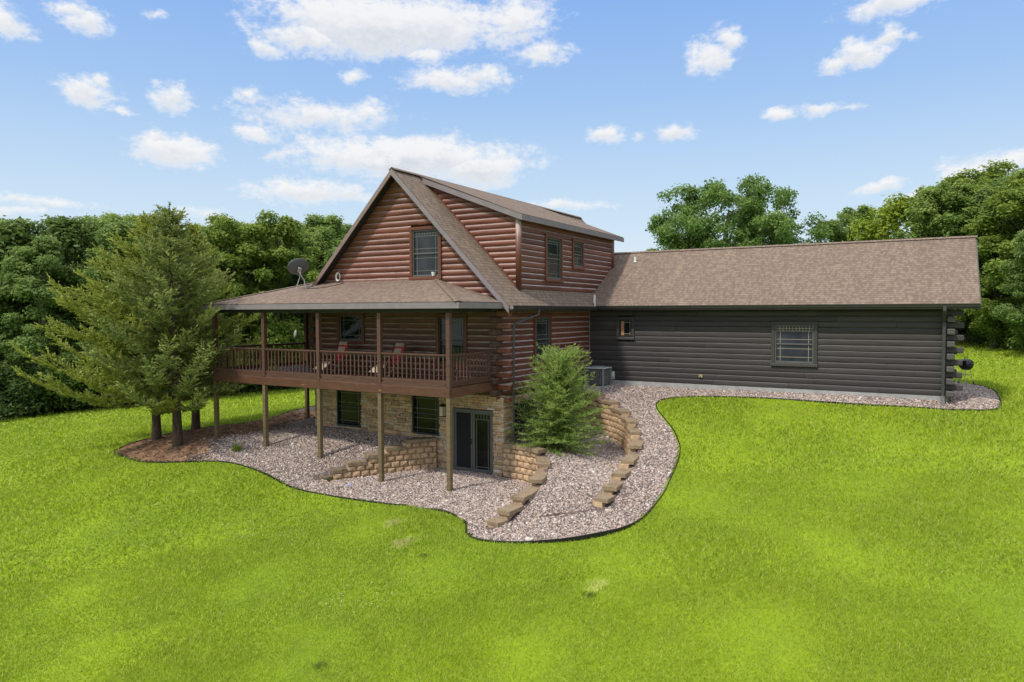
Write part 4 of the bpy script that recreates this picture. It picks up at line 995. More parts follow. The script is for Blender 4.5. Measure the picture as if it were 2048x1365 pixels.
while z0+.05+k*.034 < z1-.03:
    z = z0+.05+k*.034; k += 1
    mb.box(x0+.051, x1-.051, y0+.012, y0+.022, z, z+.008); mb.box(x1-.022, x1-.012, y0+.051, y1-.051, z, z+.008); mb.box(x0+.012, x0+.022, y0+.051, y1-.051, z, z+.008)
for i in range(9):
    x = x0+.07+i*.088; mb.box(x, x+.009, y0+.006, y0+.0115, z0+.04, z1-.03); y = y0+.07+i*.088; mb.box(x1-.0115, x1-.006, y, y+.009, z0+.04, z1-.03)
obj('side_grille', mb, M_acg, ac)
mb = MB(); mb.box(x0-.012, x1+.012, y0-.012, y1+.012, z1-.002, z1+.05); obj('top_cover', mb, M_act, ac, bevel=.03, seg=2)
mb = MB(); mb.lathe([(.32, 0), (.32, .02), (.26, .035), (.05, .04)], 24, (.78, 6.37, z1+.05)); obj('fan_guard', mb, M_acg, ac)
mb = MB(); mb.tube([(1.15, 6.6, -.05), (1.12, 6.95, -.03), (1.10, 7.05, .08)], .022, 6); obj('refrigerant_line', mb, M_black, ac)
eb = empty('electrical_box', (1.14, 7.05, .2), 'small grey electrical disconnect box on the charcoal wall beside the condenser', 'electrical box')
mb = MB(); mb.box(1.05, 1.23, 6.94, 7.06, .05, .36); obj('box_body', mb, M_acg if False else flat('grey_box_paint', (.42, .43, .43), .5, .1), eb, bevel=.01)
mb = MB(); mb.box(1.04, 1.24, 6.925, 6.938, .16, .37); obj('box_cover', mb, flat('pale_box_cover', (.74, .75, .75), .5, .08), eb, bevel=.006)
mb = MB(); mb.tube([(1.14, 7.0, .05), (1.14, 7.02, -.25)], .02, 8); obj('conduit', mb, M_acg, eb)
mb = MB(); mb.box(4.70, 4.84, 7.015, 7.075, .27, .38); op = tag(obj('outlet_cover', mb, flat('tan_outlet_cover', (.45, .36, .18), .5, .15), bevel=.008), 'small tan outlet cover low on the charcoal garage wall', 'outlet')
mb = MB(); mb.box(4.735, 4.80, 7.005, 7.014, .30, .35); obj('outlet_flap', mb, M_fascia, op)
mb = MB(); mb.box(-2.02, -1.95, -.125, -.10, -2.22, -2.10); tag(obj('outlet_cover', mb, M_white, bevel=.004), 'pale outlet cover on the stone wall beside the patio door', 'outlet')
# kettle grill
gx_, gy_ = 13.68, 15.35; g0 = gz(gx_, gy_)
gr = empty('kettle_grill', (gx_, gy_, g0), 'black kettle charcoal grill behind the garage corner', 'grill')
mb = MB(); c = (gx_, gy_, g0+.62); mb.lathe([(.02, 0), (.15, .025), (.25, .12), (.285, .22), (.288, .25)], 28, c); obj('bowl', mb, M_black, gr, smooth=True)
mb = MB(); c = (gx_, gy_, g0+.875); mb.lathe([(.293, 0), (.288, .03), (.25, .13), (.15, .21), (.02, .235)], 28, c); obj('lid', mb, flat('black_enamel', (.008, .008, .009), .12, .1), gr, smooth=True)
mb = MB(); mb.tube([(gx_-.06, gy_, g0+1.10), (gx_-.06, gy_, g0+1.16), (gx_+.06, gy_, g0+1.16), (gx_+.06, gy_, g0+1.10)], .012, 6); obj('lid_handle', mb, M_black, gr)
for k in range(3):
    a = 2*PI*k/3+.4; mb = MB(); mb.tube([(gx_+.16*math.cos(a), gy_+.16*math.sin(a), g0+.68), (gx_+.30*math.cos(a), gy_+.30*math.sin(a), g0+.02)], .012, 6); obj('leg', mb, M_steel, gr)
for k in (0, 1):
    a = 2*PI*k/3+.4; mb = MB(); w = Vector((gx_+.31*math.cos(a), gy_+.31*math.sin(a), g0+.075)); t_ = Vector((-math.sin(.4+PI/3), math.cos(.4+PI/3), 0)); mb.tube([w-t_*.02, w+t_*.02], .075, 14); obj('wheel', mb, M_black, gr)
mb = MB(); mb.lathe([(.12, 0), (.14, .025)], 16, (gx_, gy_, g0+.42)); obj('ash_catcher', mb, M_steel, gr)
# small scrap of blue litter on the gravel
mb = MB(); z = gz(-3.45, -3.6)+.10; mb.poly([(-3.53, -3.66, z), (-3.40, -3.64, z+.02), (-3.36, -3.52, z+.005), (-3.49, -3.55, z+.03)]); tag(obj('litter_scrap', mb, flat('pale_blue_scrap', (.25, .35, .75), .5, .1)), 'scrap of pale blue litter lying on the gravel', 'litter')
# weed in gravel
def tuft(name, x, y, n, h, w, mat, label, cat, spread=.12):
    z = gz(x, y)+.03; a = rng.uniform(0, 2*PI, n); r = rng.uniform(0, spread, n); X_, Y_ = x+r*np.cos(a), y+r*np.sin(a); hh = h*rng.uniform(.5, 1, n); l = rng.normal(0, .35, (n, 2))*hh[:, None]; b = rng.uniform(0, 2*PI, n)
    co = np.stack([np.stack([X_-w*np.cos(b), Y_-w*np.sin(b), np.full(n, z)], 1), np.stack([X_+w*np.cos(b), Y_+w*np.sin(b), np.full(n, z)], 1), np.stack([X_+l[:, 0], Y_+l[:, 1], z+hh], 1)], 1).reshape(-1, 3)
    return tag(link(name, npmesh(name, co, np.arange(3*n).reshape(-1, 3), 3, mat, {'shade': np.repeat(rng.uniform(.2, .8, n), 3)})), label, cat)
for x_, y_ in [(2.1, -6.9), (6.6, -7.3), (3.0, -11.2)]: tuft('grass_tuft', x_, y_, 90, .085, .008, L_wood3, 'small darker clump of grass in the front lawn', 'grass tuft', .16)['group'] = 'dark grass clumps in the lawn'
tuft('weed', -9.0, -3.4, 160, .30, .012, L_wood3, 'low green weed growing in the gravel beyond the deck posts', 'weed', .18)
# ---------------------------------------------------------------- broadleaf trees
def unit(v): return v/np.maximum(np.linalg.norm(v, axis=-1, keepdims=True), 1e-9)
def leaf_mesh(name, blobs, n, size, mat, seed, squash=.85, shell=.55, zr=None):
    g = np.random.default_rng(seed); B = np.array(blobs); w = B[:, 3]**2; idx = g.choice(len(B), n, p=w/w.sum())
    d = unit(g.normal(size=(n, 3))); d[:, 2] = np.where((d[:, 2] < -.2) & (g.uniform(size=n) < .5), -d[:, 2], d[:, 2])
    rad = B[idx, 3]*(shell+(1-shell)*g.uniform(size=n)**.6)*(1+.18*g.normal(size=n))
    p = B[idx, :3]+d*rad[:, None]*np.array([1, 1, squash])
    nn = unit(d*.6+np.array([0, 0, .55])+g.normal(size=(n, 3))*.55); t = unit(np.cross(nn, g.normal(size=(n, 3)))); b = np.cross(nn, t)
    s = size*g.uniform(.55, 1.25, n)[:, None]
    co = np.stack([p+t*s, p+b*s*.58+nn*s*.18, p-t*s, p-b*s*.58+nn*s*.18], 1).reshape(-1, 3)
    zz = (p[:, 2]-p[:, 2].min())/(np.ptp(p[:, 2])+1e-6)
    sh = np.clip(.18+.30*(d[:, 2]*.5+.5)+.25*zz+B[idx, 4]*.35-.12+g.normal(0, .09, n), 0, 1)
    return npmesh(name, co, np.arange(4*n).reshape(-1, 4), 4, mat, {'shade': np.repeat(sh, 4)})
def crown_blobs(seed, H_, R_, z0, n, rmin, rmax, power=.75, gap=0, top=.92, fat=.42):
    g = np.random.default_rng(seed); out = []
    while len(out) < n:
        t = g.uniform(0, 1)**power; z = z0+(H_-z0)*t*top
        pr = R_*math.sin(PI*min(1, (.14+.80*t)))**fat*(1 if t < .4 else 1-.45*(t-.4)/.6)
        a = g.uniform(0, 2*PI); rr = pr*g.uniform(.15, 1.0)**.5
        r = g.uniform(rmin, rmax)*(1-.25*t)
        out.append((rr*math.cos(a), rr*math.sin(a), z, r, g.uniform(0, 1)))
    return out
def trunk_mesh(name, H_, r0, blobs, mat, seed, nl=9, fork=.35):
    g = random.Random(seed); mb = MB(); ht = H_*.78
    tp = [(0, 0, -.4), (.03, .02, .25), (g.uniform(-.1, .1), g.uniform(-.1, .1), ht*.3), (g.uniform(-.3, .3), g.uniform(-.3, .3), ht*.65), (g.uniform(-.4, .4), g.uniform(-.4, .4), ht)]
    mb.tube(tp, [r0*1.35, r0, r0*.8, r0*.5, r0*.14], 8)
    for b in g.sample(list(blobs), min(nl, len(blobs))):
        z = max(H_*.14, min(b[2]*.62, ht*.85)); f = z/ht
        i = 2 if f < .5 else 3; a = Vector(tp[i-1]).lerp(Vector(tp[i]), .5) if False else Vector((tp[2][0]*f, tp[2][1]*f, z))
        e = Vector(b[:3]); m = a.lerp(e, .5)+Vector((g.uniform(-.3, .3), g.uniform(-.3, .3), g.uniform(-.1, .5)))
        mb.tube([a, m, e], [r0*.42*(1-.5*f), r0*.25*(1-.5*f), r0*.06], 5)
    me = bpy.data.meshes.new(name); me.from_pydata(mb.v, [], mb.f); me.materials.append(mat)
    me.polygons.foreach_set('use_smooth', [True]*len(me.polygons)); return me
VAR = []
for i, (H_, R_, z0, n, mat, bark) in enumerate([(13, 3.5, 1.6, 85, L_wood, M_bark), (13, 3.1, 2.2, 75, L_wood2, M_pale), (13, 3.9, 1.2, 95, L_wood3, M_bark), (13, 2.9, 3.0, 62, L_wood, M_pale), (13, 3.6, 1.8, 82, L_wood2, M_bark)]):
    bl = crown_blobs(40+i, H_, R_, z0, int(n*1.2), .45, 1.0)
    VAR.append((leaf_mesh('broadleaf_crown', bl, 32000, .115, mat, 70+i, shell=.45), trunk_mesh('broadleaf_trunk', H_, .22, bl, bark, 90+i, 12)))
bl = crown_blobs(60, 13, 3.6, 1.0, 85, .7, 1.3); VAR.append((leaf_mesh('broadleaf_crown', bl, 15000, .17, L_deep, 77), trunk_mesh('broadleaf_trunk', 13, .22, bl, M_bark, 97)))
def place_tree(v, x, y, h, label, cat='tree', group=None, base=13.0, wid=1.0, name='broadleaf_tree'):
    t = empty(name, (x, y, gz(x, y)), label, cat, group, random.uniform(0, 6.28)); s = h/base; t.scale = (s*wid, s*wid, s)
    link('crown', v[0], t); link('trunk', v[1], t); return t
G1 = 'front row of woodland trees beyond the left lawn'
FRONT_T = [(-40.1, -.3, 12.7, 5, None), (-39.1, 1.5, 12.4, 5, 'dark tree at the far left end of the treeline'), (-38.7, 2.9, 12.8, 5, 'tall tree at the left edge behind the juniper tips'),
  (-34.8, 2.8, 11.2, 1, 'shorter pale-stemmed tree in the treeline, second from the left edge'), (-37.1, 6.1, 13.0, 5, 'broad deep green tree rising above the treeline left of the junipers'), (-39.2, 9.6, 13.9, 0, 'tall mid green tree just left of the juniper crowns'),
  (-32.9, 7.5, 12.3, 4, 'bluish green tree hidden partly by the left juniper'), (-38.0, 12.6, 14.0, 2, 'rounded tree rising just behind the bare juniper top'), (-32.4, 11.2, 12.2, 1, 'narrow tree directly behind the bare juniper tip'),
  (-36.1, 16.0, 13.6, 0, 'dense green tree just right of the juniper top'), (-32.7, 15.7, 13.9, 2, 'light yellowish tree above the left end of the porch roof'), (-36.1, 20.6, 13.9, 4, 'bluish tree behind the left porch eave'),
  (-31.7, 18.6, 14.2, 2, 'bright tree with a tall pointed crown left of the satellite dish'), (-34.6, 23.9, 13.8, 0, 'tree straight behind the satellite dish'), (-35.7, 27.9, 15.4, 3, 'slender tree with open crown between dish and gable roof'),
  (-29.7, 24.5, 12.4, 1, 'lower pale-stemmed tree seen between the porch posts'), (-31.9, 30.1, 14.2, 3, 'tree whose crown meets the left rake of the gable'), (-33.8, 36.0, 13.4, 4, None), (-44.7, -.7, 13.0, 5, None)]
SH = 'woodland tree hidden behind the house or outside the left picture edge'
for x, y, h, v, lab in FRONT_T: place_tree(VAR[v], x, y, h, lab or SH, 'tree', G1 if lab else 'hidden woodland trees', 13, 1.12)
BACK_T = [(-57.8, 7.9, 14.6), (-56.8, 10.8, 14.9), (-55.9, 13.6, 14.2), (-54.5, 16.8, 15.6), (-51.9, 18.3, 16.0), (-50.4, 21.5, 15.4), (-47.5, 23.2, 15.0), (-47.2, 25.8, 15.8), (-46.8, 30.6, 16.2), (-44.4, 32.1, 15.8), (-45.1, 36.3, 16.6), (-42.8, 37.7, 16.3), (-40.4, 41.4, 15.0), (-39.6, 47.7, 14.4)]
for i, (x, y, h) in enumerate(BACK_T): place_tree(VAR[(i*3+1) % 5], x, y, h, 'tree of the second row of the left woods, standing behind the front row', 'tree', 'second row of woodland trees', 13, 1.2)
# understory shrubs
SV = []
for i in range(3):
    bl = [(random.uniform(-1.5, 1.5), random.uniform(-1.5, 1.5), random.uniform(.3, 3.0), random.uniform(.5, .95), random.random()) for _ in range(26)]
    SV.append((leaf_mesh('shrub_foliage', bl, 5200, .12, (L_dark, L_wood2, L_wood)[i], 120+i), trunk_mesh('shrub_stems', 3, .06, bl, M_pale, 130+i, 7)))
def shrub(v, x, y, h, label, group):
    t = empty('shrub', (x, y, gz(x, y)), label, 'shrub', group, random.uniform(0, 6.28)); s = h/3.4; t.scale = (s*1.15, s*1.15, s); link('foliage', v[0], t); link('stems', v[1], t)
for i, (x, y, h) in enumerate([(-36.6, .6, 4.1), (-33.9, 1.0, 3.1), (-34.0, 2.7, 3.3), (-34.0, 4.5, 3.3), (-33.2, 6.1, 3.2), (-33.2, 8.4, 3.3), (-33.0, 10.9, 3.5), (-32.5, 13.5, 3.7), (-32.8, 16.8, 4.5), (-33.1, 20.1, 4.6), (-32.7, 22.7, 4.4), (-32.2, 25.3, 4.5), (-31.3, 28.1, 4.9), (-38.5, -1.6, 4.5), (-31, 31, 4.5)]):
    shrub(SV[(0, 0, 2, 0, 1, 0, 0, 2, 1, 1, 2, 1, 1, 0, 2)[i]], x, y, h, 'undergrowth shrub along the dark foot of the left woods', 'undergrowth along the left woods')
# right side
g = np.random.default_rng(5); ob = []
for k in range(92):
    a = g.uniform(0, 2*PI); t = g.uniform(0, 1)**.9; z = 3.2+10.4*t; R_ = 7.2*math.sqrt(max(.04, 1-((z-5.6)/8.9)**2))*g.uniform(.30, 1.0)**.6
    for j in range(4): ob.append((R_*math.cos(a)+g.normal(0, .8), R_*math.sin(a)+g.normal(0, .8), z+g.normal(0, .5), g.uniform(.5, 1.0), g.uniform(0, 1)))
for k in range(60):
    a = g.uniform(0, 2*PI); r = 5.2*g.uniform(0, 1)**.5; ob.append((r*math.cos(a), r*math.sin(a), g.uniform(4.2, 11.5)-r*.2, g.uniform(.6, 1.05), g.uniform(0, .7)))
OAK = (leaf_mesh('oak_crown', ob, 80000, .135, L_oak, 201, shell=.35), trunk_mesh('oak_trunk', 15, .48, ob, M_bark, 202, 34))
o_ = place_tree(OAK, -2.6, 40.3, 14.1, 'large spreading oak standing alone behind the garage roof', 'tree', None, 14.6, .98, 'oak_tree')
LIME = (leaf_mesh('lime_green_crown', crown_blobs(65, 8, 3.6, 1, 60, .6, 1.1), 9000, .14, L_lime, 205), trunk_mesh('lime_green_trunk', 8, .15, crown_blobs(65, 8, 3.6, 1, 60, .6, 1.1), M_bark, 206))
for v, x, y, h, wd, lab in [(VAR[4], 2.7, 62.1, 12.6, 1.1, 'distant dark tree right of the oak'), (VAR[0], 5.2, 66.0, 14.4, 1.1, 'taller distant dark tree between the oak and the yellow-green tree'), (VAR[1], 7.5, 55.4, 9.2, 1.0, 'small tree close behind the yellow-green tree'),
    (VAR[0], 12.8, 40.2, 12.2, 1.25, 'broad dark tree whose crown rises over the right end of the garage ridge'), (VAR[2], 14.9, 43.8, 13.8, 1.35, 'tallest dark tree at the right of the picture'), (VAR[4], 16.9, 40.2, 12.4, 1.2, 'bluish tree behind the tree at the right edge'), (VAR[2], 17.9, 35.6, 12.2, 1.25, 'big yellowish tree at the right picture edge'),
    (VAR[2], 15.9, 37.0, 8.8, 1.2, 'lower yellowish tree right behind the garage gable'), (VAR[0], 13.4, 50.0, 10.3, 1.1, 'tree filling the gap behind the garage end'), (VAR[4], 17.6, 29.6, 7.6, 1.1, 'low leaning tree with foliage close to the lawn at the right edge')]:
    place_tree(v, x, y, h, lab, 'tree', 'trees beyond the right lawn', 13, wd)
place_tree(LIME, 9.4, 46.5, 12.6, 'yellow-green tree glowing between the dark trees behind the garage ridge', 'tree', 'trees beyond the right lawn', 8.6, .95)
for x, y, h in [(22, 33, 12), (24, 26, 11), (26, 40, 13), (30, 30, 12), (21, 46, 13), (-9, 70, 12), (-18, 66, 12), (-27, 58, 13)]: place_tree(VAR[random.randrange(5)], x, y, h, 'tree out of the picture to the side or hidden behind the house', 'tree', 'hidden side trees', 13, 1.15)
for i, (x, y, h) in enumerate([(14.9, 53.1, 2.6), (16.1, 42.1, 2.9), (16.9, 36.8, 2.8), (15.5, 46.4, 3.2), (18.3, 33.4, 3.0), (13.2, 52, 3.0), (17.6, 39.6, 3.2)]): shrub(SV[(2, 1, 2, 0, 2, 0, 1)[i]], x, y, h, 'shrub at the foot of the trees beyond the right lawn', 'shrubs along the right lawn')
# ---------------------------------------------------------------- junipers
def juniper(name, x, y, H_, R_, zb, nb, mat, label, seed, lean=(0, 0), prof=.75, rise=.12, sp=.15, young=False, skew=(0, 0), trunk_r=.17, bare=.0, wide=False):
    g = np.random.default_rng(seed); root = empty(name, (x, y, gz(x, y)), label, 'juniper')
    wood = MB(); ht = H_*.97
    tp = [Vector((lean[0]*t, lean[1]*t, ht*t)) for t in (0, .08, .3, .55, .8, 1)]
    wood.tube([tp[0]-Vector((0, 0, .3))]+tp, [trunk_r*1.25, trunk_r*1.15, trunk_r, trunk_r*.75, trunk_r*.45, trunk_r*.22, .012], 9)
    P, D, S_, SH_ = [], [], [], []
    for i in range(nb):
        t = (i+.5)/nb; t = t**(.82 if not young else .9); z = zb+(H_*(1-bare*.5-(.13 if young else 0))-zb)*t
        a = i*2.39996+g.uniform(-.4, .4); fz = (z-zb)/(H_-zb)
        L = R_*max(.04, (1-fz**1.15))**prof*g.uniform(.62, 1.10)
        if not young and fz < .12: L *= .72+fz*2.2
        L *= (.94+.2*fz if wide and fz < .2 else 1)
        L *= 1+skew[0]*math.cos(a)+skew[1]*math.sin(a)
        up0 = (rise+.35*fz if not young else -.06+.95*fz)+g.normal(0, .08); n = max(4, int(L/.16)); base = Vector((lean[0]*z/ht, lean[1]*z/ht, z)); pts = []
        ca, sa = math.cos(a), math.sin(a); wob = g.uniform(-.25, .25)
        for k in range(n+1):
            s = L*k/n; q = k/n
            zz = s*up0-.10*L*math.sin(PI*q*.8)*(1-fz)*(0 if young else 1.6)+.16*L*q*q*(1 if not young else .35)
            pts.append(base+Vector((ca*s-sa*wob*s*q, sa*s+ca*wob*s*q, zz)))
        wood.tube([pts[0], pts[n//2], pts[-1]], [max(.010, .030*L/3+.006), .012 if not young else .007, .003], 4, False)
        for k in range(1, n+1):
            q = k/n
            if q < (.22 if not young else .05): continue
            d = (pts[k]-pts[k-1]).normalized(); m = (5 if not young else 5)
            for j in range(m):
                sd = 1 if j % 2 else -1
                lat = Vector((-sa, ca, 0))*sd; bd = (d*g.uniform(.45, 1.0)+lat*g.uniform(.3, 1.15)+Vector((0, 0, g.uniform(-.45 if fz > .15 else -.12, .60)))).normalized()
                bl = ((.34 if wide else .26)+.36*(1-q*.75)*min(1, L/2.0))*g.uniform(.5, 1.2)*(1 if not young else .55)
                o = pts[k]-d*(L/n)*g.uniform(0, 1); ns = max(3, int(bl/(.050 if not young else .030)))
                tone = g.normal(0, .10)
                for c in range(ns):
                    f = (c+.6)/ns; pp = o+bd*(bl*f)+Vector((0, 0, .10*bl*f*f))
                    P.append(pp); S_.append(sp*g.uniform(.65, 1.25)*(1-.25*f))
                    dd = bd+Vector((g.normal(0, .55), g.normal(0, .55), g.normal(.10, .45))); D.append(dd.normalized())
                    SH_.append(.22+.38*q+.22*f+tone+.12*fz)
    # leader spikes
    for k in range(int(40 if not young else 70)):
        z = H_*(1.0-(.16 if not young else .22)*g.uniform(0, 1)); P.append(Vector((lean[0]*z/ht, lean[1]*z/ht, z-.05))); dd = Vector((g.normal(0, .7), g.normal(0, .7), .75)); D.append(dd.normalized()); S_.append(sp*g.uniform(.6, 1.3)); SH_.append(.6)
    P = np.array([p[:] for p in P]); D = np.array([p[:] for p in D]); s = np.array(S_)[:, None]; n = len(P)
    nn = unit(np.cross(D, g.normal(size=(n, 3)))); w = .24 if not young else .13
    co = np.stack([P-D*s*.25, P+D*s*.25+nn*s*w, P+D*s*.95, P+D*s*.25-nn*s*w], 1).reshape(-1, 3)
    sh = np.clip(np.array(SH_)+g.normal(0, .08, n), 0, 1)
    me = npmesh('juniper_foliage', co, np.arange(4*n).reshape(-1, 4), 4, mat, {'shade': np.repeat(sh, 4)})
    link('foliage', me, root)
    t = bpy.data.meshes.new('juniper_trunk'); t.from_pydata(wood.v, [], wood.f); t.materials.append(M_jbark); t.polygons.foreach_set('use_smooth', [True]*len(t.polygons)); link('trunk', t, root)
    return n
n1 = juniper('juniper_tree', -14.4, -2.95, 8.9, 5.2, 1.25, 128, L_jun1, 'left of the three old junipers, olive with long low branches sweeping over the lawn', 11, (-.25, .1), 1.08, .03, .14, skew=(-.15, -.12), wide=True)
n2 = juniper('juniper_tree', -11.95, -3.7, 9.3, 3.5, 1.6, 118, L_jun2, 'front juniper nearest the porch with a bare spiky top and two thick low limbs', 12, (-.35, .1), .95, .05, .135, skew=(.12, -.05), bare=.12)
n3 = juniper('juniper_tree', -15.2, -.6, 8.8, 3.4, 1.6, 112, L_jun1, 'juniper behind the other two, its trunk right of theirs', 13, (.1, 0), .95, .05, .14)
n4 = juniper('juniper_bush', 1.80, .70, 3.4, 1.66, .03, 360, L_young, 'young bright green feathery juniper growing between the curved block walls', 14, (.08, 0), .52, .30, .085, True, trunk_r=.04)
print('sprays', n1, n2, n3, n4)

# ---------------------------------------------------------------- sky, sun, camera
SUN = Vector((-.20, -.56, .80)).normalized()
el = math.asin(SUN.z); az = math.atan2(SUN.x, SUN.y)
sd = bpy.data.lights.new('sun', 'SUN'); sd.energy = 3.2; sd.angle = math.radians(4); sd.color = (1, .94, .84)
so = bpy.data.objects.new('sun', sd); COL.objects.link(so); so.rotation_euler = SUN.to_track_quat('Z', 'Y').to_euler(); so.location = (-20, -25, 40)
Wd = bpy.data.worlds.new('World'); S.world = Wd; Wd.use_nodes = True; t = Wd.node_tree
for n in list(t.nodes): t.nodes.remove(n)
def N(typ, ins=None, **kw):
    nd = t.nodes.new(typ)
    for k, v in kw.items(): setattr(nd, k, v)
    for k, v in (ins or {}).items():
        if isinstance(v, bpy.types.NodeSocket): t.links.new(v, nd.inputs[k])
        else: nd.inputs[k].default_value = v
    return nd
def mth(op, a, b=0.0, c=0.0, clamp=False): return N('ShaderNodeMath', {0: a, 1: b, 2: c}, operation=op, use_clamp=clamp).outputs[0]
sky = N('ShaderNodeTexSky', sky_type='NISHITA'); sky.sun_disc = False; sky.sun_elevation = el; sky.sun_rotation = az; sky.air_density = 1.0; sky.dust_density = .6; sky.ozone_density = 2.0; sky.altitude = 200
tc = N('ShaderNodeTexCoord').outputs['Generated']
sep = N('ShaderNodeSeparateXYZ', {0: tc})
azn = mth('ARCTAN2', sep.outputs[0], sep.outputs[1]); eln = mth('ARCSINE', sep.outputs[2])
ae = N('ShaderNodeCombineXYZ', {0: azn, 1: eln}).outputs[0]
wp = N('ShaderNodeTexNoise', {'Vector': ae, 'Scale': 14.0, 'Detail': 6.0, 'Roughness': .6})
wv = N('ShaderNodeVectorMath', {0: wp.outputs['Color'], 1: (.5, .5, .5)}, operation='SUBTRACT').outputs[0]
wv = N('ShaderNodeVectorMath', {0: wv, 1: (.075, .034, 0)}, operation='MULTIPLY').outputs[0]
aw = N('ShaderNodeVectorMath', {0: ae, 1: wv}, operation='ADD').outputs[0]
CL = [(-.7239,.3717,.145,.044,1.35),(-.802,.3503,.0812,.0239,1),(-.6368,.3759,.095,.038,1.3),(-.5276,.3776,.0547,.0344,1),(-.49,.3399,.0512,.0167,.9),(-.6507,.336,.0408,.0237,.8),(-.8525,.3296,.0262,.0149,.95),(-.6135,.3079,.0768,.0171,1),(-.569,.3159,.0275,.0146,.9),(-.7906,.2541,.1022,.0221,1),(-.7251,.2639,.0367,.0186,.9),(-.8665,.2305,.0386,.0134,.8),(-.6755,.2085,.165,.029,1.35),(-.5833,.197,.0759,.0274,1.25),(-.8421,.2044,.0284,.0137,.7),(-.8112,.1597,.0783,.0173,1),(-.7594,.1584,.0464,.0156,.9),(-.9675,.2011,.0582,.0237,1),(-.9841,.2143,.0254,.0164,.9),(-1.0607,.2552,.034,.0175,1),(-1.0397,.2675,.0132,.0099,.9),(-.9691,.2623,.0257,.0183,1),(-.8779,.2776,.0184,.01,.9),(-1.0271,.2412,.0097,.0057,.8),(-1.0588,.3315,.0286,.0187,1),(-1.0712,.3422,.023,.0113,.9),(-1.1321,.3212,.0228,.02,1.05),(-.9867,.3514,.0195,.0075,.6),(-.2665,.3245,.0317,.0221,1),(-.2444,.3399,.0219,.0172,.95),(-.0892,.3102,.0358,.0193,1.05),(-.0591,.3222,.0241,.0129,1),(-.1145,.3025,.0199,.0112,.9),(-.035,.3183,.0131,.0075,.5),(-.049,.3577,.0622,.0166,1.05),(-.4114,.2406,.0284,.0127,1),(-.3608,.2369,.0147,.0076,.6),(-.3013,.2402,.0311,.0125,1),(-.1785,.2496,.027,.0078,.9),(-.1311,.2527,.0345,.0082,.9),(-.0882,.2496,.0167,.0052,.8),(-.0644,.1532,.0298,.009,.85),(.0368,.1597,.0452,.0213,1),(.0747,.1693,.0274,.0164,1),(-.0237,.1364,.0157,.0106,.7),(-.4591,.1452,.065,.0087,.85),(-1.1207,.1286,.0701,.0079,.75),(-1.14,.1142,.0482,.0067,.7),(-.9403,.1226,.0446,.0112,.7),(-.7457,.3086,.0171,.009,.8)]

acc = None; vac = None
for a, e, ra, re, k in CL:
    d = N('ShaderNodeVectorMath', {0: aw, 1: (a, e, 0)}, operation='SUBTRACT').outputs[0]
    d = N('ShaderNodeVectorMath', {0: d, 1: (1/ra, 1/re, 0)}, operation='MULTIPLY').outputs[0]
    L = N('ShaderNodeVectorMath', {0: d}, operation='LENGTH').outputs['Value']
    m = mth('MULTIPLY', mth('SUBTRACT', 1.35, L), k)
    dy = N('ShaderNodeSeparateXYZ', {0: d}).outputs[1]
    if acc is None: acc, vac = m, dy
    else:
        g_ = mth('GREATER_THAN', m, acc); vac = N('ShaderNodeMix', {0: g_, 2: vac, 3: dy}, data_type='FLOAT').outputs[0]
        acc = mth('MAXIMUM', acc, m)
n1_ = N('ShaderNodeTexNoise', {'Vector': N('ShaderNodeVectorMath', {0: ae, 1: (1, 1.7, 1)}, operation='MULTIPLY').outputs[0], 'Scale': 30.0, 'Detail': 11.0, 'Roughness': .68, 'Distortion': .25}).outputs['Fac']
n2_ = N('ShaderNodeTexNoise', {'Vector': N('ShaderNodeVectorMath', {0: ae, 1: (1, 2.2, 1)}, operation='MULTIPLY').outputs[0], 'Scale': 7.0, 'Detail': 8.0, 'Roughness': .6}).outputs['Fac']
n3_ = N('ShaderNodeTexNoise', {'Vector': N('ShaderNodeVectorMath', {0: ae, 1: (1, 1.5, 1)}, operation='MULTIPLY').outputs[0], 'Scale': 85.0, 'Detail': 8.0, 'Roughness': .65}).outputs['Fac']
dens = mth('ADD', mth('ADD', mth('MULTIPLY', acc, 1.2), mth('MULTIPLY', mth('SUBTRACT', n1_, .5), 2.4)), mth('MULTIPLY', mth('SUBTRACT', n3_, .5), 1.3))
mask = N('ShaderNodeMapRange', {'Value': dens, 1: .18, 2: 1.35, 3: 0.0, 4: .96}, interpolation_type='SMOOTHSTEP').outputs[0]
# unseen clouds around and overhead, made extra bright to add fill light
out_ = N('ShaderNodeMapRange', {'Value': mth('ABSOLUTE', mth('ADD', azn, .53)), 1: .78, 2: .95}, interpolation_type='SMOOTHSTEP').outputs[0]
hi_ = N('ShaderNodeMapRange', {'Value': eln, 1: .46, 2: .80}, interpolation_type='SMOOTHSTEP').outputs[0]
fill_cloud = mth('MULTIPLY', N('ShaderNodeMapRange', {'Value': N('ShaderNodeTexNoise', {'Vector': tc, 'Scale': 3.2, 'Detail': 9.0, 'Roughness': .6}).outputs['Fac'], 1: .40, 2: .58, 3: 0.0, 4: .95}, interpolation_type='SMOOTHSTEP').outputs[0], mth('MAXIMUM', out_, hi_))
pmask = mask
shade = N('ShaderNodeMapRange', {'Value': mth('ADD', vac, mth('MULTIPLY', mth('SUBTRACT', n1_, .5), 2.2)), 1: -.85, 2: .45, 3: 0.0, 4: 1.0}, interpolation_type='SMOOTHSTEP').outputs[0]
thick = N('ShaderNodeMapRange', {'Value': dens, 1: .6, 2: 1.5, 3: 0.0, 4: 1.0}).outputs[0]
shd = mth('SUBTRACT', 1.0, mth('MULTIPLY', mth('SUBTRACT', 1.0, shade), mth('MULTIPLY', thick, .8)))
STR = .12
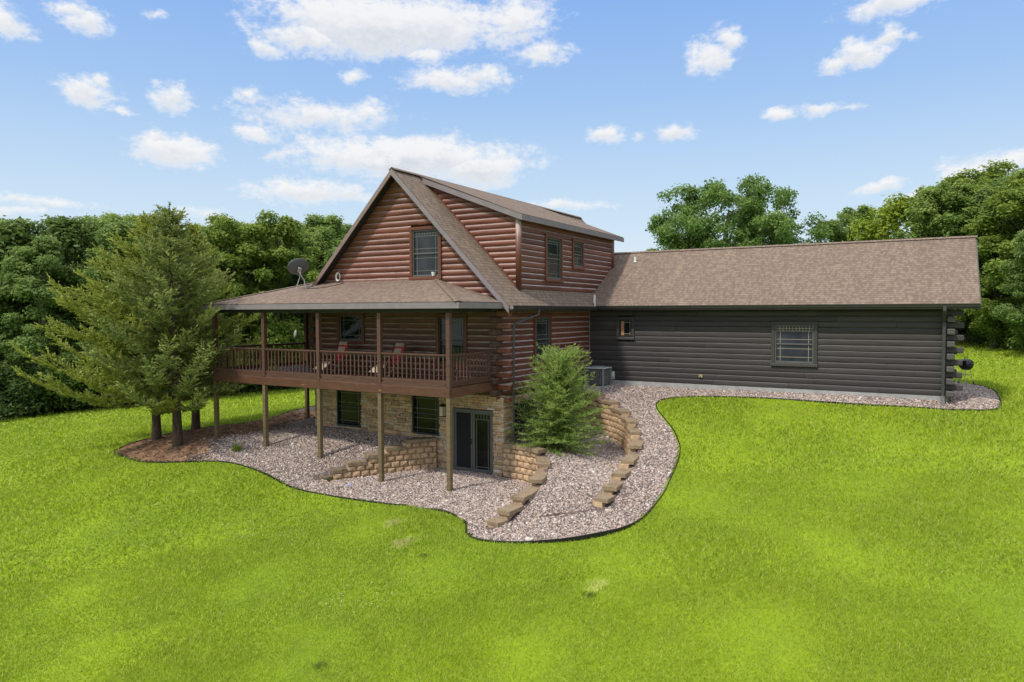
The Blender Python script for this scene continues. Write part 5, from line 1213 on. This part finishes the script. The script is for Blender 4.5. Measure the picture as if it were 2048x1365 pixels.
cc = N('ShaderNodeMix', {0: shd}, data_type='RGBA'); cc.inputs[6].default_value = (.56/STR, .62/STR, .70/STR, 1); cc.inputs[7].default_value = (.93/STR, .93/STR, .94/STR, 1)
# graded clear sky: Nishita tinted towards the soft pastel blue of the day
tint = N('ShaderNodeMix', {0: 1.0, 6: sky.outputs[0], 7: (1.0, 1.0, 1.0, 1)}, data_type='RGBA', blend_type='MULTIPLY').outputs[2]
hz = N('ShaderNodeMapRange', {'Value': eln, 1: 0.0, 2: .40, 3: 0.0, 4: 1.0}).outputs[0]
pas = N('ShaderNodeValToRGB', {'Fac': hz}); e = pas.color_ramp
e.elements.new(.35); e.elements.new(.7)
for el_, (p, c) in zip(list(e.elements), ((0, (.83, .90, .94)), (.35, (.60, .77, .94)), (.7, (.38, .59, .92)), (1, (.27, .48, .90)))): el_.position = p; el_.color = (*[v for v in c], 1)
pas2 = N('ShaderNodeVectorMath', {0: pas.outputs[0], 1: (1/STR, 1/STR, 1/STR)}, operation='MULTIPLY').outputs[0]
skyc = N('ShaderNodeMix', {0: .93, 6: tint, 7: pas2}, data_type='RGBA').outputs[2]
mx = N('ShaderNodeMix', {0: mask, 6: skyc, 7: cc.outputs[2]}, data_type='RGBA').outputs[2]
mx = N('ShaderNodeMix', {0: fill_cloud, 6: mx, 7: N('ShaderNodeMix', {0: hi_, 6: (.92/STR, .92/STR, .92/STR, 1), 7: (2.0/STR, 1.93/STR, 1.82/STR, 1)}, data_type='RGBA').outputs[2]}, data_type='RGBA').outputs[2]
bg = N('ShaderNodeBackground', {'Color': mx, 'Strength': STR}); wo = N('ShaderNodeOutputWorld', {'Surface': bg.outputs[0]})
Wd.cycles.sampling_method = 'MANUAL'; Wd.cycles.sample_map_resolution = 512
cd = bpy.data.cameras.new('camera'); cam = bpy.data.objects.new('camera', cd); COL.objects.link(cam); S.camera = cam
cd.sensor_width = 36; cd.lens = 1434.98/2048*36; cd.clip_end = 2000; cd.clip_start = .1
yaw, pitch, roll = -.5328, -.0405, -.0025
d = Vector((math.sin(yaw)*math.cos(pitch), math.cos(yaw)*math.cos(pitch), math.sin(pitch))); r0 = Vector((math.cos(yaw), -math.sin(yaw), 0)); u0 = r0.cross(d)
r = r0*math.cos(roll)+u0*math.sin(roll); u = u0*math.cos(roll)-r0*math.sin(roll)
cam.matrix_world = Matrix(((r.x, u.x, -d.x, 12.5212), (r.y, u.y, -d.y, -20.4175), (r.z, u.z, -d.z, 2.8111), (0, 0, 0, 1)))
S.view_settings.view_transform = 'Standard'; S.view_settings.look = 'None'; S.view_settings.exposure = 0
S.cycles.max_bounces = 6; S.cycles.diffuse_bounces = 3; S.cycles.transmission_bounces = 4; S.cycles.glossy_bounces = 3
